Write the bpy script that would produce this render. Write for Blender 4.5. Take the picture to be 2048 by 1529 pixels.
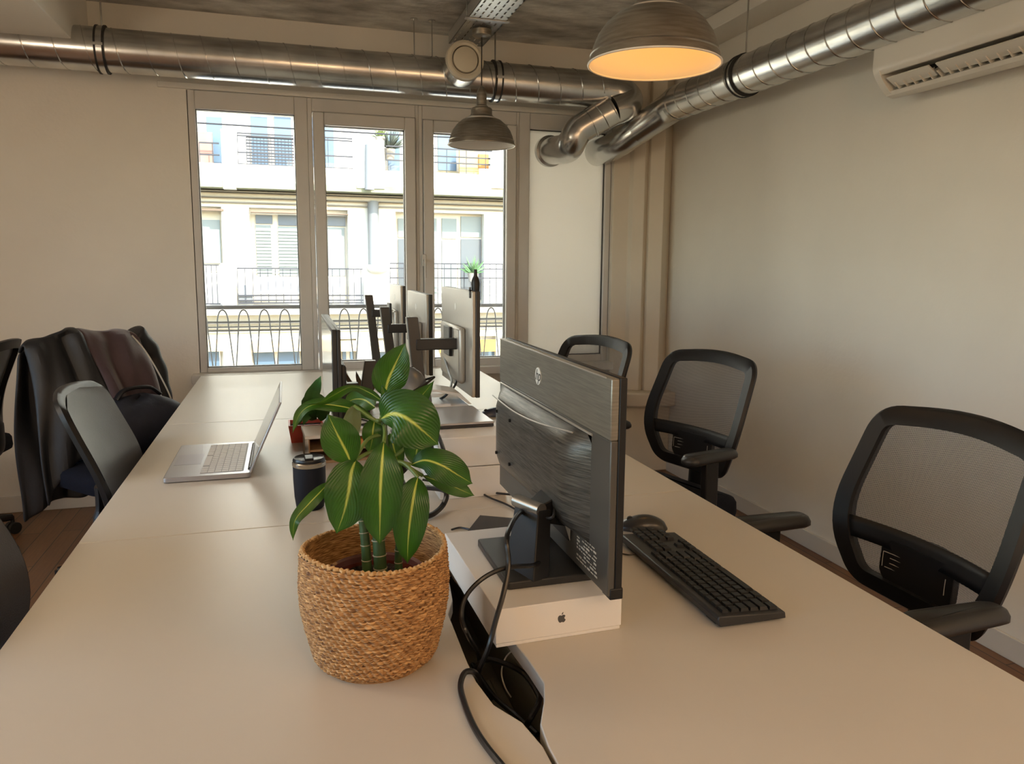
import bpy, bmesh, math, random
from mathutils import Vector, Matrix
random.seed(7)
for o in list(bpy.data.objects): bpy.data.objects.remove(o)
S = bpy.context.scene
COL = S.collection
PI = math.pi

# ---------------------------------------------------------------- camera
YAW, PIT, ROL = math.radians(17.106), math.radians(7.934), math.radians(0.531)
FPX, CX, CY, EYE = 1525.393, 1043.994, 737.088, 1.315
cy_, sy_, cp_, sp_ = math.cos(YAW), math.sin(YAW), math.cos(PIT), math.sin(PIT)
fw = Vector((sy_*cp_, cy_*cp_, -sp_)); r0 = Vector((cy_, -sy_, 0)); u0 = r0.cross(fw)
c_, s_ = math.cos(ROL), math.sin(ROL)
rt = c_*r0 + s_*u0; up = -s_*r0 + c_*u0
cam_d = bpy.data.cameras.new('camera'); cam = bpy.data.objects.new('camera', cam_d); COL.objects.link(cam)
cam_d.sensor_width = 36; cam_d.lens = FPX/2048*36
cam_d.shift_x = (1024-CX)/2048; cam_d.shift_y = (CY-764.5)/2048
cam_d.clip_start = 0.05; cam_d.clip_end = 200
m = Matrix((( rt.x, up.x, -fw.x, 0), (rt.y, up.y, -fw.y, 0), (rt.z, up.z, -fw.z, EYE), (0, 0, 0, 1)))
cam.matrix_world = m
S.camera = cam

# ---------------------------------------------------------------- world, sun, exposure
S.view_settings.view_transform = 'Standard'; S.view_settings.look = 'None'
S.view_settings.gamma = 1; S.view_settings.use_curve_mapping = False
S.view_settings.exposure = 1.34
W = bpy.data.worlds.new('sky'); S.world = W; W.use_nodes = True
wn = W.node_tree; bg = wn.nodes['Background']
sky = wn.nodes.new('ShaderNodeTexSky'); sky.sky_type = 'NISHITA'; sky.sun_disc = False
sky.sun_elevation = math.radians(42); sky.sun_rotation = math.radians(160); sky.altitude = 50
wn.links.new(sky.outputs[0], bg.inputs[0]); bg.inputs[1].default_value = 0.66
sl = bpy.data.lights.new('sun', 'SUN'); sl.energy = 5.4; sl.angle = math.radians(0.6); sl.color = (1, .95, .86)
sun = bpy.data.objects.new('sun', sl); COL.objects.link(sun)
sun.rotation_euler = Vector((-0.30, 0.80, -0.62)).to_track_quat('-Z', 'Y').to_euler(); sun.location = (-4, -6, 9)
pl = bpy.data.lights.new('window_portal', 'AREA'); pl.shape = 'RECTANGLE'; pl.size = 2.5; pl.size_y = 1.5; pl.cycles.is_portal = True
po = bpy.data.objects.new('window_portal', pl); COL.objects.link(po); po.location = (.72, 4.62, 1.42); po.rotation_euler = (math.radians(-90), 0, 0)
pl2 = bpy.data.lights.new('side_portal', 'AREA'); pl2.shape = 'RECTANGLE'; pl2.size = 4.3; pl2.size_y = 1.3; pl2.cycles.is_portal = True
po2 = bpy.data.objects.new('side_portal', pl2); COL.objects.link(po2); po2.location = (-3.42, .6, 1.5); po2.rotation_euler = (math.radians(90), 0, math.radians(-90))

# ---------------------------------------------------------------- helpers
def at(px, py, Y=None, X=None, z=None):
    """world point seen at a photo pixel, on the plane Y=, X= or z="""
    d = rt*((px-CX)/FPX) - up*((py-CY)/FPX) + fw
    if Y is not None: k = Y/d.y
    elif X is not None: k = X/d.x
    else: k = (z-EYE)/d.z
    return Vector((d.x*k, d.y*k, EYE+d.z*k))

MATS = {}
def mat(name, col, rough=.5, metal=0, var=0, vscale=8, bump=0, bscale=60, spec=.5, col2=None, stretch=None, coat=0, sheen=0, trans=0, emis=None, estr=0, detail=4):
    if name in MATS: return MATS[name]
    m = bpy.data.materials.new(name); m.use_nodes = True; nt = m.node_tree; b = nt.nodes['Principled BSDF']
    b.inputs['Base Color'].default_value = (*col, 1); b.inputs['Roughness'].default_value = rough
    b.inputs['Metallic'].default_value = metal; b.inputs['Specular IOR Level'].default_value = spec
    b.inputs['Coat Weight'].default_value = coat; b.inputs['Sheen Weight'].default_value = sheen
    b.inputs['Transmission Weight'].default_value = trans
    if emis: b.inputs['Emission Color'].default_value = (*emis, 1); b.inputs['Emission Strength'].default_value = estr
    tc = nt.nodes.new('ShaderNodeTexCoord'); src = tc.outputs['Object']
    if stretch:
        mp = nt.nodes.new('ShaderNodeMapping'); mp.inputs['Scale'].default_value = stretch
        nt.links.new(src, mp.inputs[0]); src = mp.outputs[0]
    if var or col2:
        n = nt.nodes.new('ShaderNodeTexNoise'); n.inputs['Scale'].default_value = vscale; n.inputs['Detail'].default_value = detail
        nt.links.new(src, n.inputs['Vector'])
        cr = nt.nodes.new('ShaderNodeValToRGB'); e = cr.color_ramp.elements
        c2 = col2 if col2 else tuple(min(1, c*(1+var)) for c in col)
        c1 = col if col2 else tuple(c*(1-var) for c in col)
        e[0].position = .32; e[1].position = .68; e[0].color = (*c1, 1); e[1].color = (*c2, 1)
        nt.links.new(n.outputs[0], cr.inputs[0]); nt.links.new(cr.outputs[0], b.inputs['Base Color'])
    if bump:
        n2 = nt.nodes.new('ShaderNodeTexNoise'); n2.inputs['Scale'].default_value = bscale; n2.inputs['Detail'].default_value = 5
        nt.links.new(src, n2.inputs['Vector'])
        bp = nt.nodes.new('ShaderNodeBump'); bp.inputs['Strength'].default_value = bump; bp.inputs['Distance'].default_value = .01
        nt.links.new(n2.outputs[0], bp.inputs['Height']); nt.links.new(bp.outputs[0], b.inputs['Normal'])
    MATS[name] = m
    return m

class MB:
    def __init__(s): s.v = []; s.f = []; s.uv = {}
    def add(s, vs, fs, M=None):
        k = len(s.v)
        s.v += [tuple(M @ Vector(v)) if M else tuple(v) for v in vs]
        s.f += [tuple(k+i for i in f) for f in fs]
        return s
    def box(s, a, b, M=None):
        x0, y0, z0 = a; x1, y1, z1 = b
        if x0 > x1: x0, x1 = x1, x0
        if y0 > y1: y0, y1 = y1, y0
        if z0 > z1: z0, z1 = z1, z0
        return s.add([(x0,y0,z0),(x1,y0,z0),(x1,y1,z0),(x0,y1,z0),(x0,y0,z1),(x1,y0,z1),(x1,y1,z1),(x0,y1,z1)],
                     [(0,3,2,1),(4,5,6,7),(0,1,5,4),(1,2,6,5),(2,3,7,6),(3,0,4,7)], M)
    def prism(s, pts, d0, d1, plane='xy', M=None):
        """extrude a 2D polygon; plane says which axes pts use, d0..d1 on the third"""
        def P(a, b, c): return {'xy': (a, b, c), 'xz': (a, c, b), 'yz': (c, a, b)}[plane]
        n = len(pts)
        vs = [P(a, b, d0) for a, b in pts] + [P(a, b, d1) for a, b in pts]
        fs = [tuple(range(n))[::-1], tuple(range(n, 2*n))] + [(i, (i+1) % n, n+(i+1) % n, n+i) for i in range(n)]
        return s.add(vs, fs, M)
    def tube(s, pts, r, n=10, caps=True, closed=False, flat=1.0):
        pts = [Vector(p) for p in pts]
        k = len(s.v); m_ = len(pts)
        rs = r if isinstance(r, (list, tuple)) else [r]*m_
        T = []
        for i in range(m_):
            a = pts[(i-1) % m_] if (closed or i > 0) else pts[i]
            b = pts[(i+1) % m_] if (closed or i < m_-1) else pts[i]
            T.append((b-a).normalized())
        ref = Vector((0, 0, 1)) if abs(T[0].z) < .9 else Vector((1, 0, 0))
        nrm = (ref - T[0]*ref.dot(T[0])).normalized()
        for i in range(m_):
            nrm = (nrm - T[i]*nrm.dot(T[i])).normalized(); bi = T[i].cross(nrm)
            for j in range(n):
                a = 2*PI*j/n
                s.v.append(tuple(pts[i] + (nrm*math.cos(a) + bi*math.sin(a)*flat)*rs[i]))
        for i in range(m_ if closed else m_-1):
            i2 = (i+1) % m_
            for j in range(n):
                j2 = (j+1) % n
                s.f.append((k+i*n+j, k+i*n+j2, k+i2*n+j2, k+i2*n+j))
        if caps and not closed:
            s.f.append(tuple(k+j for j in range(n))[::-1]); s.f.append(tuple(k+(m_-1)*n+j for j in range(n)))
        return s
    def cyl(s, a, b, r, n=20, r2=None):
        return s.tube([a, b], [r, r if r2 is None else r2], n)
    def lathe(s, prof, n=40, M=None, close=False):
        k = len(s.v); p = len(prof); vs = []
        for r, z in prof:
            for j in range(n):
                a = 2*PI*j/n; vs.append((r*math.cos(a), r*math.sin(a), z))
        fs = []
        for i in range(p if close else p-1):
            i2 = (i+1) % p
            for j in range(n):
                j2 = (j+1) % n
                fs.append((i*n+j, i*n+j2, i2*n+j2, i2*n+j))
        return s.add(vs, fs, M)
    def grid(s, P, flip=False):
        """P[i][j] -> point"""
        k = len(s.v); a = len(P); b = len(P[0])
        for row in P:
            for p in row: s.v.append(tuple(p))
        for i in range(a-1):
            for j in range(b-1):
                f = (k+i*b+j, k+(i+1)*b+j, k+(i+1)*b+j+1, k+i*b+j+1)
                s.f.append(f[::-1] if flip else f)
        return s
    def build(s, name, m, parent=None, smooth=True, bevel=0, solid=0, sub=0, angle=35, segs=2):
        me = bpy.data.meshes.new(name); me.from_pydata(s.v, [], s.f); me.update()
        bm = bmesh.new(); bm.from_mesh(me)
        if not s.uv: bmesh.ops.recalc_face_normals(bm, faces=bm.faces)
        bm.to_mesh(me); bm.free()
        if s.uv:
            u = me.uv_layers.new(name='UVMap')
            for l in me.loops: u.data[l.index].uv = s.uv.get(l.vertex_index, (0, 0))
        o = bpy.data.objects.new(name, me); COL.objects.link(o)
        if isinstance(m, (list, tuple)):
            for mm in m: me.materials.append(mm)
        elif m: me.materials.append(m)
        if smooth:
            me.shade_smooth(); me.set_sharp_from_angle(angle=math.radians(angle))
        if solid:
            md = o.modifiers.new('solid', 'SOLIDIFY'); md.thickness = solid; md.offset = 0
        if bevel:
            md = o.modifiers.new('bevel', 'BEVEL'); md.width = bevel; md.segments = segs; md.limit_method = 'ANGLE'; md.angle_limit = math.radians(40)
            md.harden_normals = False
        if sub:
            md = o.modifiers.new('sub', 'SUBSURF'); md.levels = sub; md.render_levels = sub
        if parent: o.parent = parent
        return o

def tag(o, label, cat, group=None, kind=None):
    if label: o['label'] = label
    if cat: o['category'] = cat
    if group: o['group'] = group
    if kind: o['kind'] = kind
    return o
def thing(name, label, cat, loc=(0, 0, 0), rz=0, group=None):
    o = bpy.data.objects.new(name, None); COL.objects.link(o); o.empty_display_size = .05
    o.location = loc; o.rotation_euler = (0, 0, rz)
    return tag(o, label, cat, group)
def struct(name, mb, m, **k):
    o = mb.build(name, m, **k); o['kind'] = 'structure'; return o
def kids(o): return [c for c in bpy.data.objects if c.parent == o]
def dup(root, loc, rz, label, group=None):
    def cp(o, par):
        c = o.copy(); COL.objects.link(c)
        if par: c.parent = par
        for ch in kids(o): cp(ch, c)
        return c
    c = cp(root, None); c.location = loc; c.rotation_euler = (0, 0, rz); c['label'] = label
    if group: c['group'] = group
    return c
def spline(pts, n=8):
    pts = [Vector(p) for p in pts]; out = []
    for i in range(len(pts)-1):
        p0 = pts[max(i-1, 0)]; p1 = pts[i]; p2 = pts[i+1]; p3 = pts[min(i+2, len(pts)-1)]
        for k in range(n):
            t = k/n
            out.append(.5*((2*p1)+(-p0+p2)*t+(2*p0-5*p1+4*p2-p3)*t*t+(-p0+3*p1-3*p2+p3)*t**3))
    out.append(pts[-1]); return out
def rpoly(pts, rad, n=6):
    """round the corners of a 2D polygon"""
    out = []; N = len(pts)
    for i in range(N):
        p = Vector(pts[i]); a = Vector(pts[i-1]); b = Vector(pts[(i+1) % N]); r = rad[i] if isinstance(rad, (list, tuple)) else rad
        if r <= 0: out.append(tuple(p)); continue
        da = (a-p).normalized(); db = (b-p).normalized()
        ra = min(r, (a-p).length*.48); rb = min(r, (b-p).length*.48)
        A = p+da*ra; B = p+db*rb
        for k in range(n+1):
            t = k/n; out.append(tuple((1-t)**2*A+2*t*(1-t)*p+t*t*B))
    return out
def inset(poly, d):
    N = len(poly); out = []
    area = sum(poly[i][0]*poly[(i+1) % N][1]-poly[(i+1) % N][0]*poly[i][1] for i in range(N))
    sg = 1 if area > 0 else -1
    for i in range(N):
        a = Vector(poly[i-1]); p = Vector(poly[i]); b = Vector(poly[(i+1) % N])
        t = (b-a).normalized(); nn = Vector((-t.y, t.x))*sg
        out.append(tuple(p+nn*d))
    return out
def text_mesh(body, size, shear=0):
    cu = bpy.data.curves.new('t', 'FONT'); cu.body = body; cu.size = size; cu.shear = shear; cu.extrude = .0002; cu.align_x = 'CENTER'; cu.align_y = 'CENTER'
    o = bpy.data.objects.new('t', cu); COL.objects.link(o)
    me = bpy.data.meshes.new_from_object(o); bpy.data.objects.remove(o); return me

# ---------------------------------------------------------------- materials
M_wall = mat('painted_wall', (.81, .775, .70), .75, var=.03, vscale=2, bump=.12, bscale=45)
M_frame = mat('window_paint', (.64, .62, .585), .45, var=.03, vscale=5)
M_trim = mat('trim_paint', (.70, .67, .61), .5)
M_ceil = mat('raw_concrete', (.38, .36, .32), .9, col2=(.85, .82, .75), vscale=4.5, bump=1.0, bscale=14, stretch=(1, 1.8, 1), detail=12)
M_white = mat('white_melamine', (.60, .555, .48), .33, var=.012, vscale=3, bump=.02, bscale=300, spec=.35)
M_edge = mat('melamine_edge', (.72, .69, .64), .4)
M_legm = mat('white_metal', (.6, .59, .57), .4)
M_black = mat('black_plastic', (.009, .009, .010), .45, spec=.4)
M_blackg = mat('black_gloss', (.009, .009, .010), .32)
M_blackm = mat('black_rubber', (.015, .015, .015), .6)
M_navy = mat('navy_fabric', (.008, .009, .016), .9, var=.2, vscale=200, spec=.2)
M_dark = mat('dark_grey', (.026, .026, .027), .42)
M_silver = mat('silver_alu', (.42, .42, .45), .32, metal=.7)
M_galv = mat('galvanised_steel', (.50, .50, .49), .24, metal=1, col2=(.72, .72, .70), vscale=5, bump=.04, bscale=18, stretch=(1, 1, 1))
M_clampblk = mat('clamp_rubber', (.02, .02, .02), .6)
M_lampout = mat('brushed_nickel', (.24, .215, .18), .34, metal=.8, col2=(.36, .33, .28), vscale=14, stretch=(1, 1, 9), bump=.05, bscale=40)
M_lampin = mat('lamp_enamel', (.85, .80, .74), .45)
M_cord = mat('cord', (.03, .028, .026), .6)
M_box = mat('white_carton', (.80, .77, .73), .5)
M_ac = mat('ac_plastic', (.76, .73, .66), .4)
M_beige = mat('column_plaster', (.66, .59, .48), .7, var=.03, vscale=3, bump=.1, bscale=30)

def m_floor():
    m = bpy.data.materials.new('wood_floor'); m.use_nodes = True; nt = m.node_tree; b = nt.nodes['Principled BSDF']
    tc = nt.nodes.new('ShaderNodeTexCoord'); mp = nt.nodes.new('ShaderNodeMapping'); mp.inputs['Rotation'].default_value = (0, 0, PI/2)
    br = nt.nodes.new('ShaderNodeTexBrick'); br.inputs['Scale'].default_value = 1; br.inputs['Brick Width'].default_value = .9; br.inputs['Row Height'].default_value = .09
    br.inputs['Mortar Size'].default_value = .002; br.inputs['Color1'].default_value = (.20, .085, .035, 1); br.inputs['Color2'].default_value = (.30, .145, .06, 1); br.inputs['Mortar'].default_value = (.03, .015, .008, 1)
    nt.links.new(tc.outputs['Object'], mp.inputs[0]); nt.links.new(mp.outputs[0], br.inputs[0])
    n = nt.nodes.new('ShaderNodeTexNoise'); n.inputs['Scale'].default_value = 9; mp2 = nt.nodes.new('ShaderNodeMapping'); mp2.inputs['Scale'].default_value = (12, 1, 1)
    nt.links.new(tc.outputs['Object'], mp2.inputs[0]); nt.links.new(mp2.outputs[0], n.inputs['Vector'])
    mx = nt.nodes.new('ShaderNodeMix'); mx.data_type = 'RGBA'; mx.blend_type = 'MULTIPLY'; mx.inputs[0].default_value = .5
    nt.links.new(br.outputs[0], mx.inputs[6]); nt.links.new(n.outputs[0], mx.inputs[7]); nt.links.new(mx.outputs[2], b.inputs['Base Color'])
    b.inputs['Roughness'].default_value = .35
    return m
M_floor = m_floor()

def m_glass():
    m = bpy.data.materials.new('window_glass'); m.use_nodes = True; nt = m.node_tree; nt.nodes.clear()
    o = nt.nodes.new('ShaderNodeOutputMaterial'); mx = nt.nodes.new('ShaderNodeMixShader'); t = nt.nodes.new('ShaderNodeBsdfTransparent'); g = nt.nodes.new('ShaderNodeBsdfGlossy')
    g.inputs['Roughness'].default_value = .02; f = nt.nodes.new('ShaderNodeFresnel'); f.inputs[0].default_value = 1.35
    t.inputs[0].default_value = (.95, .97, .96, 1)
    nt.links.new(f.outputs[0], mx.inputs[0]); nt.links.new(t.outputs[0], mx.inputs[1]); nt.links.new(g.outputs[0], mx.inputs[2]); nt.links.new(mx.outputs[0], o.inputs[0])
    return m
M_glass = m_glass()

def m_frost():
    m = bpy.data.materials.new('frosted_panel'); m.use_nodes = True; nt = m.node_tree; b = nt.nodes['Principled BSDF']
    b.inputs['Base Color'].default_value = (.86, .85, .80, 1); b.inputs['Roughness'].default_value = .35
    t = nt.nodes.new('ShaderNodeBsdfTranslucent'); t.inputs[0].default_value = (.80, .77, .70, 1); mx = nt.nodes.new('ShaderNodeMixShader'); mx.inputs[0].default_value = .34
    nt.links.new(b.outputs[0], mx.inputs[1]); nt.links.new(t.outputs[0], mx.inputs[2]); nt.links.new(mx.outputs[0], nt.nodes['Material Output'].inputs[0])
    return m
M_frost = m_frost()

def m_mesh(name, col, opq, scale):
    """woven chair mesh: threads with see-through holes"""
    m = bpy.data.materials.new(name); m.use_nodes = True; nt = m.node_tree; b = nt.nodes['Principled BSDF']
    b.inputs['Base Color'].default_value = (*col, 1); b.inputs['Roughness'].default_value = .55
    tc = nt.nodes.new('ShaderNodeTexCoord'); mp = nt.nodes.new('ShaderNodeMapping'); mp.inputs['Rotation'].default_value = (math.radians(35), 0, 0); mp.inputs['Scale'].default_value = (0, scale, scale)
    nt.links.new(tc.outputs['Object'], mp.inputs[0])
    sx = nt.nodes.new('ShaderNodeSeparateXYZ'); nt.links.new(mp.outputs[0], sx.inputs[0])
    def wave(out):
        s = nt.nodes.new('ShaderNodeMath'); s.operation = 'SINE'; nt.links.new(out, s.inputs[0]); return s.outputs[0]
    mu = nt.nodes.new('ShaderNodeMath'); mu.operation = 'MULTIPLY'; nt.links.new(wave(sx.outputs[1]), mu.inputs[0]); nt.links.new(wave(sx.outputs[2]), mu.inputs[1])
    gt = nt.nodes.new('ShaderNodeMath'); gt.operation = 'GREATER_THAN'; gt.inputs[1].default_value = opq; nt.links.new(mu.outputs[0], gt.inputs[0])
    t = nt.nodes.new('ShaderNodeBsdfTransparent'); mx = nt.nodes.new('ShaderNodeMixShader')
    nt.links.new(gt.outputs[0], mx.inputs[0]); nt.links.new(b.outputs[0], mx.inputs[1]); nt.links.new(t.outputs[0], mx.inputs[2]); nt.links.new(mx.outputs[0], nt.nodes['Material Output'].inputs[0])
    return m
M_mesh = m_mesh('chair_mesh', (.05, .05, .055), .03, 2000)
M_meshd = mat('cover_fabric', (.085, .082, .084), .40, var=.15, vscale=6, bump=.1, bscale=300)

# ---------------------------------------------------------------- room shell
WY, WX, CZ = 4.435, 2.30, 2.573          # window wall, right wall, ceiling
LX, BY = -3.3, -2.6                       # left and back wall, out of frame
TH = .14
struct('floor', MB().box((LX-TH, BY-TH, -.1), (WX+TH, WY+TH+.3, 0)), M_floor)
struct('ceiling', MB().box((LX-TH, BY-TH, CZ), (WX+TH, WY+TH+.3, CZ+.15)), M_ceil)
struct('wall_right', MB().box((WX, BY-TH, 0), (WX+TH, WY+TH+.3, CZ)), M_wall)
struct('wall_left', MB().box((LX-TH, BY-TH, 0), (LX, WY+TH+.3, .85)).box((LX-TH, BY-TH, 2.15), (LX, WY+TH+.3, CZ)).box((LX-TH, BY-TH, .85), (LX, -1.55, 2.15)).box((LX-TH, 2.75, .85), (LX, WY+TH+.3, 2.15)), M_wall)  # opening left for the added side windows
struct('wall_back', MB().box((LX, BY-TH, 0), (WX, BY, CZ)), M_wall)
w = MB()
w.box((LX, WY, 0), (-.462, WY+.3, CZ)); w.box((-.462, WY+.03, 0), (1.93, WY+.3, .64)); w.box((-.462, WY, 2.19), (1.93, WY+.3, CZ)); w.box((1.93, WY, 0), (WX, WY+.3, CZ))
struct('wall_window', w, M_wall)
struct('baseboard_window', MB().box((LX, WY-.013, 0), (1.9, WY, .085)), M_trim, bevel=.003)
struct('baseboard_right', MB().box((WX-.013, BY, 0), (WX, WY, .082)), M_trim, bevel=.003)
# lowered soffits either side of the raw concrete
struct('trim_1', MB().box((LX, BY, 2.30), (-.9, WY, CZ)), M_wall, bevel=.004)
struct('trim_2', MB().box((2.12, BY, 2.50), (WX, WY, CZ)), M_wall, bevel=.004)
struct('trim_3', MB().box((-.60, WY-.02, 2.185), (2.0, WY, 2.215)).box((-.9, WY-.008, 2.30), (WX, WY, 2.40)), M_wall, bevel=.004)
struct('trim_4', MB().box((-.50, WY-.10, .655), (1.93, WY+.1, .700)), M_trim, bevel=.004)

# windows: each with outer frame, sash, panes
def window(n, x0, x1, zb, zt, fx0, fx1, sash=True, pane=M_glass, fz0=.70, fz1=2.185):
    """x0..x1, zb..zt glass; fx0..fx1, fz0..fz1 outer frame"""
    o = thing('window_%d' % n, None, None); o['kind'] = 'structure'
    y0, y1 = WY, WY+.07
    f = MB()
    g = .035 if sash else 0
    a0, a1, b0, b1 = (x0-.062, x1+.062, zb-.05, zt+.07) if sash else (x0, x1, zb, zt)
    f.box((fx0, y0, fz0), (a0, y1, fz1)); f.box((a1, y0, fz0), (fx1, y1, fz1)); f.box((a0, y0, fz0), (a1, y1, b0)); f.box((a0, y0, b1), (a1, y1, fz1))
    f.build('window_frame', M_frame, o, bevel=.004)
    if sash:
        s = MB(); y0, y1 = WY+.012, WY+.06; e = .003
        s.box((a0+e, y0-.03, b0+e), (x0, y1, b1-e)); s.box((x1, y0-.03, b0+e), (a1-e, y1, b1-e)); s.box((x0, y0-.03, b0+e), (x1, y1, zb)); s.box((x0, y0-.03, zt), (x1, y1, b1-e))
        s.build('window_sash', M_frame, o, bevel=.006)
    gk = MB(); t = .004
    for a, b in (((x0, zb), (x0+t, zt)), ((x1-t, zb), (x1, zt)), ((x0, zb), (x1, zb+t)), ((x0, zt-t), (x1, zt))):
        gk.box((a[0], WY+.02, a[1]), (b[0], WY+.05, b[1]))
    gk.build('gasket', M_dark, o)
    MB().box((x0, WY+.034, zb), (x1, WY+.040, zt)).build('pane', pane, o)
    return o
window(1, -.428, .068, .727, 2.092, -.470, .135, sash=False)
window(2, .222, .660, .742, 2.045, .135, .740)
window(3, .823, 1.256, .742, 2.040, .740, 1.335)
window(4, 1.402, 1.890, .742, 2.095, 1.335, 1.925, sash=False, pane=M_frost)
for n_, (ya, yb) in enumerate(((-1.55, -.12), (-.12, 1.31), (1.31, 2.75))):  # side windows added out of view, so sky light reaches the right wall
    o = thing('window_%d' % (5+n_), None, None); o['kind'] = 'structure'
    f = MB()
    for a, b_ in (((ya, .85), (ya+.05, 2.15)), ((yb-.05, .85), (yb, 2.15)), ((ya+.05, .85), (yb-.05, .90)), ((ya+.05, 2.10), (yb-.05, 2.15))): f.box((LX-.10, a[0], a[1]), (LX-.02, b_[0], b_[1]))
    f.build('window_frame', M_frame, o, bevel=.003)
    MB().box((LX-.063, ya+.05, .90), (LX-.057, yb-.05, 2.10)).build('pane', M_glass, o)
h = thing('window_handle', 'small window handle on the centre mullion of the casement', 'handle', (.762, WY-.018, 1.32))
MB().box((-.012, -.006, -.035), (.012, .006, .035)).build('rosette', M_frame, h, bevel=.003)
MB().tube([(0, -.006, 0), (0, -.035, 0), (0, -.04, -.02), (0, -.04, -.10)], .007, 8).build('lever', M_frame, h)

# pilaster with folded boxed pipes and its ledge in the corner
p = MB().prism([(1.93, WY), (1.93, 4.40), (2.02, 4.37), (2.03, 4.335), (2.09, 4.30), (2.125, 4.33), (2.125, 4.30), (2.20, 4.26), (2.235, 4.30), (2.30, 4.36), (2.30, WY)], .52, CZ)
struct('trim_5', p, M_beige, bevel=.004)
p = MB().prism(rpoly([(1.95, WY), (1.95, 4.27), (2.10, 4.20), (2.30, 4.20), (2.30, WY)], [0, .06, .05, 0, 0]), .43, .52)
p.prism([(1.95, WY), (1.96, 4.32), (2.12, 4.27), (2.30, 4.27), (2.30, WY)], 0, .44)
struct('trim_6', p, M_beige, bevel=.012)

# ---------------------------------------------------------------- ducts
def duct_tube(path, r, name, parent, nseg=28):
    o = MB().tube(path, r, nseg).build(name, M_galv, parent, angle=50); return o
def spiral(a, b, r, pitch, name, parent, off=0):
    """raised helical seam of a spiral duct"""
    a = Vector(a); b = Vector(b); T = (b-a).normalized(); L = (b-a).length
    n1 = T.orthogonal().normalized(); n2 = T.cross(n1); pts = []
    N = int(L/pitch*22)
    for i in range(N+1):
        t = i/N*L; ang = t/pitch*2*PI+off
        pts.append(a+T*t+(n1*math.cos(ang)+n2*math.sin(ang))*(r+.0008))
    MB().tube(pts, .0026, 5).build(name, M_galv, parent, angle=60)
def ring(c, T, r, w, name, parent, m, th=.004):
    c = Vector(c); T = Vector(T).normalized()
    MB().tube([c-T*w/2, c-T*w/2, c+T*w/2, c+T*w/2], [r, r+th, r+th, r], 32).build(name, m, parent)
D1Y, D1Z, D1R = 4.17, 2.285, .099
t = thing('ventilation_duct', 'long round galvanised spiral duct running above the windows', 'duct', (0, D1Y, D1Z))
def loc(p): return tuple(Vector(p)-Vector((0, D1Y, D1Z)))
E0 = Vector((1.74, D1Y, D1Z))
duct_tube([loc((-3.2, D1Y, D1Z)), loc(E0)], D1R, 'duct_pipe', t)
spiral(loc((-3.2, D1Y, D1Z)), loc((1.72, D1Y, D1Z)), D1R, .128, 'spiral_seam', t)
S0, S1 = (1.79, 4.12, 2.165), (1.665, 4.15, 2.095)
el = spline([E0, (1.83, 4.16, 2.275), (1.882, 4.14, 2.235), (1.86, 4.12, 2.195), S0], 6)
duct_tube([loc(q) for q in el], [D1R-.014*i/(len(el)-1) for i in range(len(el))], 'duct_elbow', t)
duct_tube([loc(S0), loc(S1)], .085, 'duct_pipe', t)
spiral(loc(S0), loc(S1), .085, .07, 'spiral_seam', t)
el = spline([S1, (1.605, 4.165, 2.055), (1.575, 4.18, 2.00), (1.57, 4.24, 1.967), (1.55, 4.34, 1.970), (1.53, WY+.03, 1.975)], 6)
duct_tube([loc(q) for q in el], .081, 'duct_elbow', t)
ring(loc((1.532, WY+.02, 1.975)), (-.1, 1, 0), .086, .03, 'duct_collar', t, M_galv, .006)
for x, rod in ((-.79, -.80), (1.115, 1.115)):
    ring(loc((x, D1Y, D1Z)), (1, 0, 0), D1R+.003, .032, 'duct_clamp', t, M_galv)
    for s in (-.017, .017): ring(loc((x+s, D1Y, D1Z)), (1, 0, 0), D1R+.003, .008, 'clamp_lining', t, M_clampblk, .007)
    MB().box(loc((x-.02, D1Y-D1R-.016, D1Z-.006)), loc((x+.02, D1Y-D1R, D1Z+.006))).build('clamp_ear', M_galv, t)
    MB().cyl(loc((x, D1Y, D1Z+D1R)), loc((x, D1Y, CZ)), .0045, 8).build('hanger_rod', M_galv, t)
for x in (.68, .775):
    MB().cyl(loc((x, 4.19, D1Z+D1R-.01)), loc((x, 4.19, CZ)), .0035, 8).cyl(loc((x, 4.19, CZ-.006)), loc((x, 4.19, CZ)), .02, 10).build('hanger_rod', M_galv, t)
# spigot with disc valve
v = thing('air_valve', 'round cream disc air valve on a short spigot of the duct', 'vent', (.905, 3.97, 2.333))
MB().cyl((0, .02, -.01), (0, .16, -.02), .095, 32).build('spigot', M_galv, v)
prof = [(.0, -.004), (.062, -.004), (.066, .0), (.066, .012)]
R90 = Matrix.Rotation(PI/2, 4, 'X')
MB().lathe([(0.001, .014), (.05, .013), (.062, .008), (.064, 0), (.064, -.02)], 40, R90).build('valve_disc', mat('cream_valve', (.66, .60, .47), .45), v)
MB().lathe([(.068, -.01), (.070, .006), (.080, .010), (.094, .004), (.098, -.006), (.097, -.03)], 40, R90).build('valve_ring', MATS['cream_valve'], v)

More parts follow.
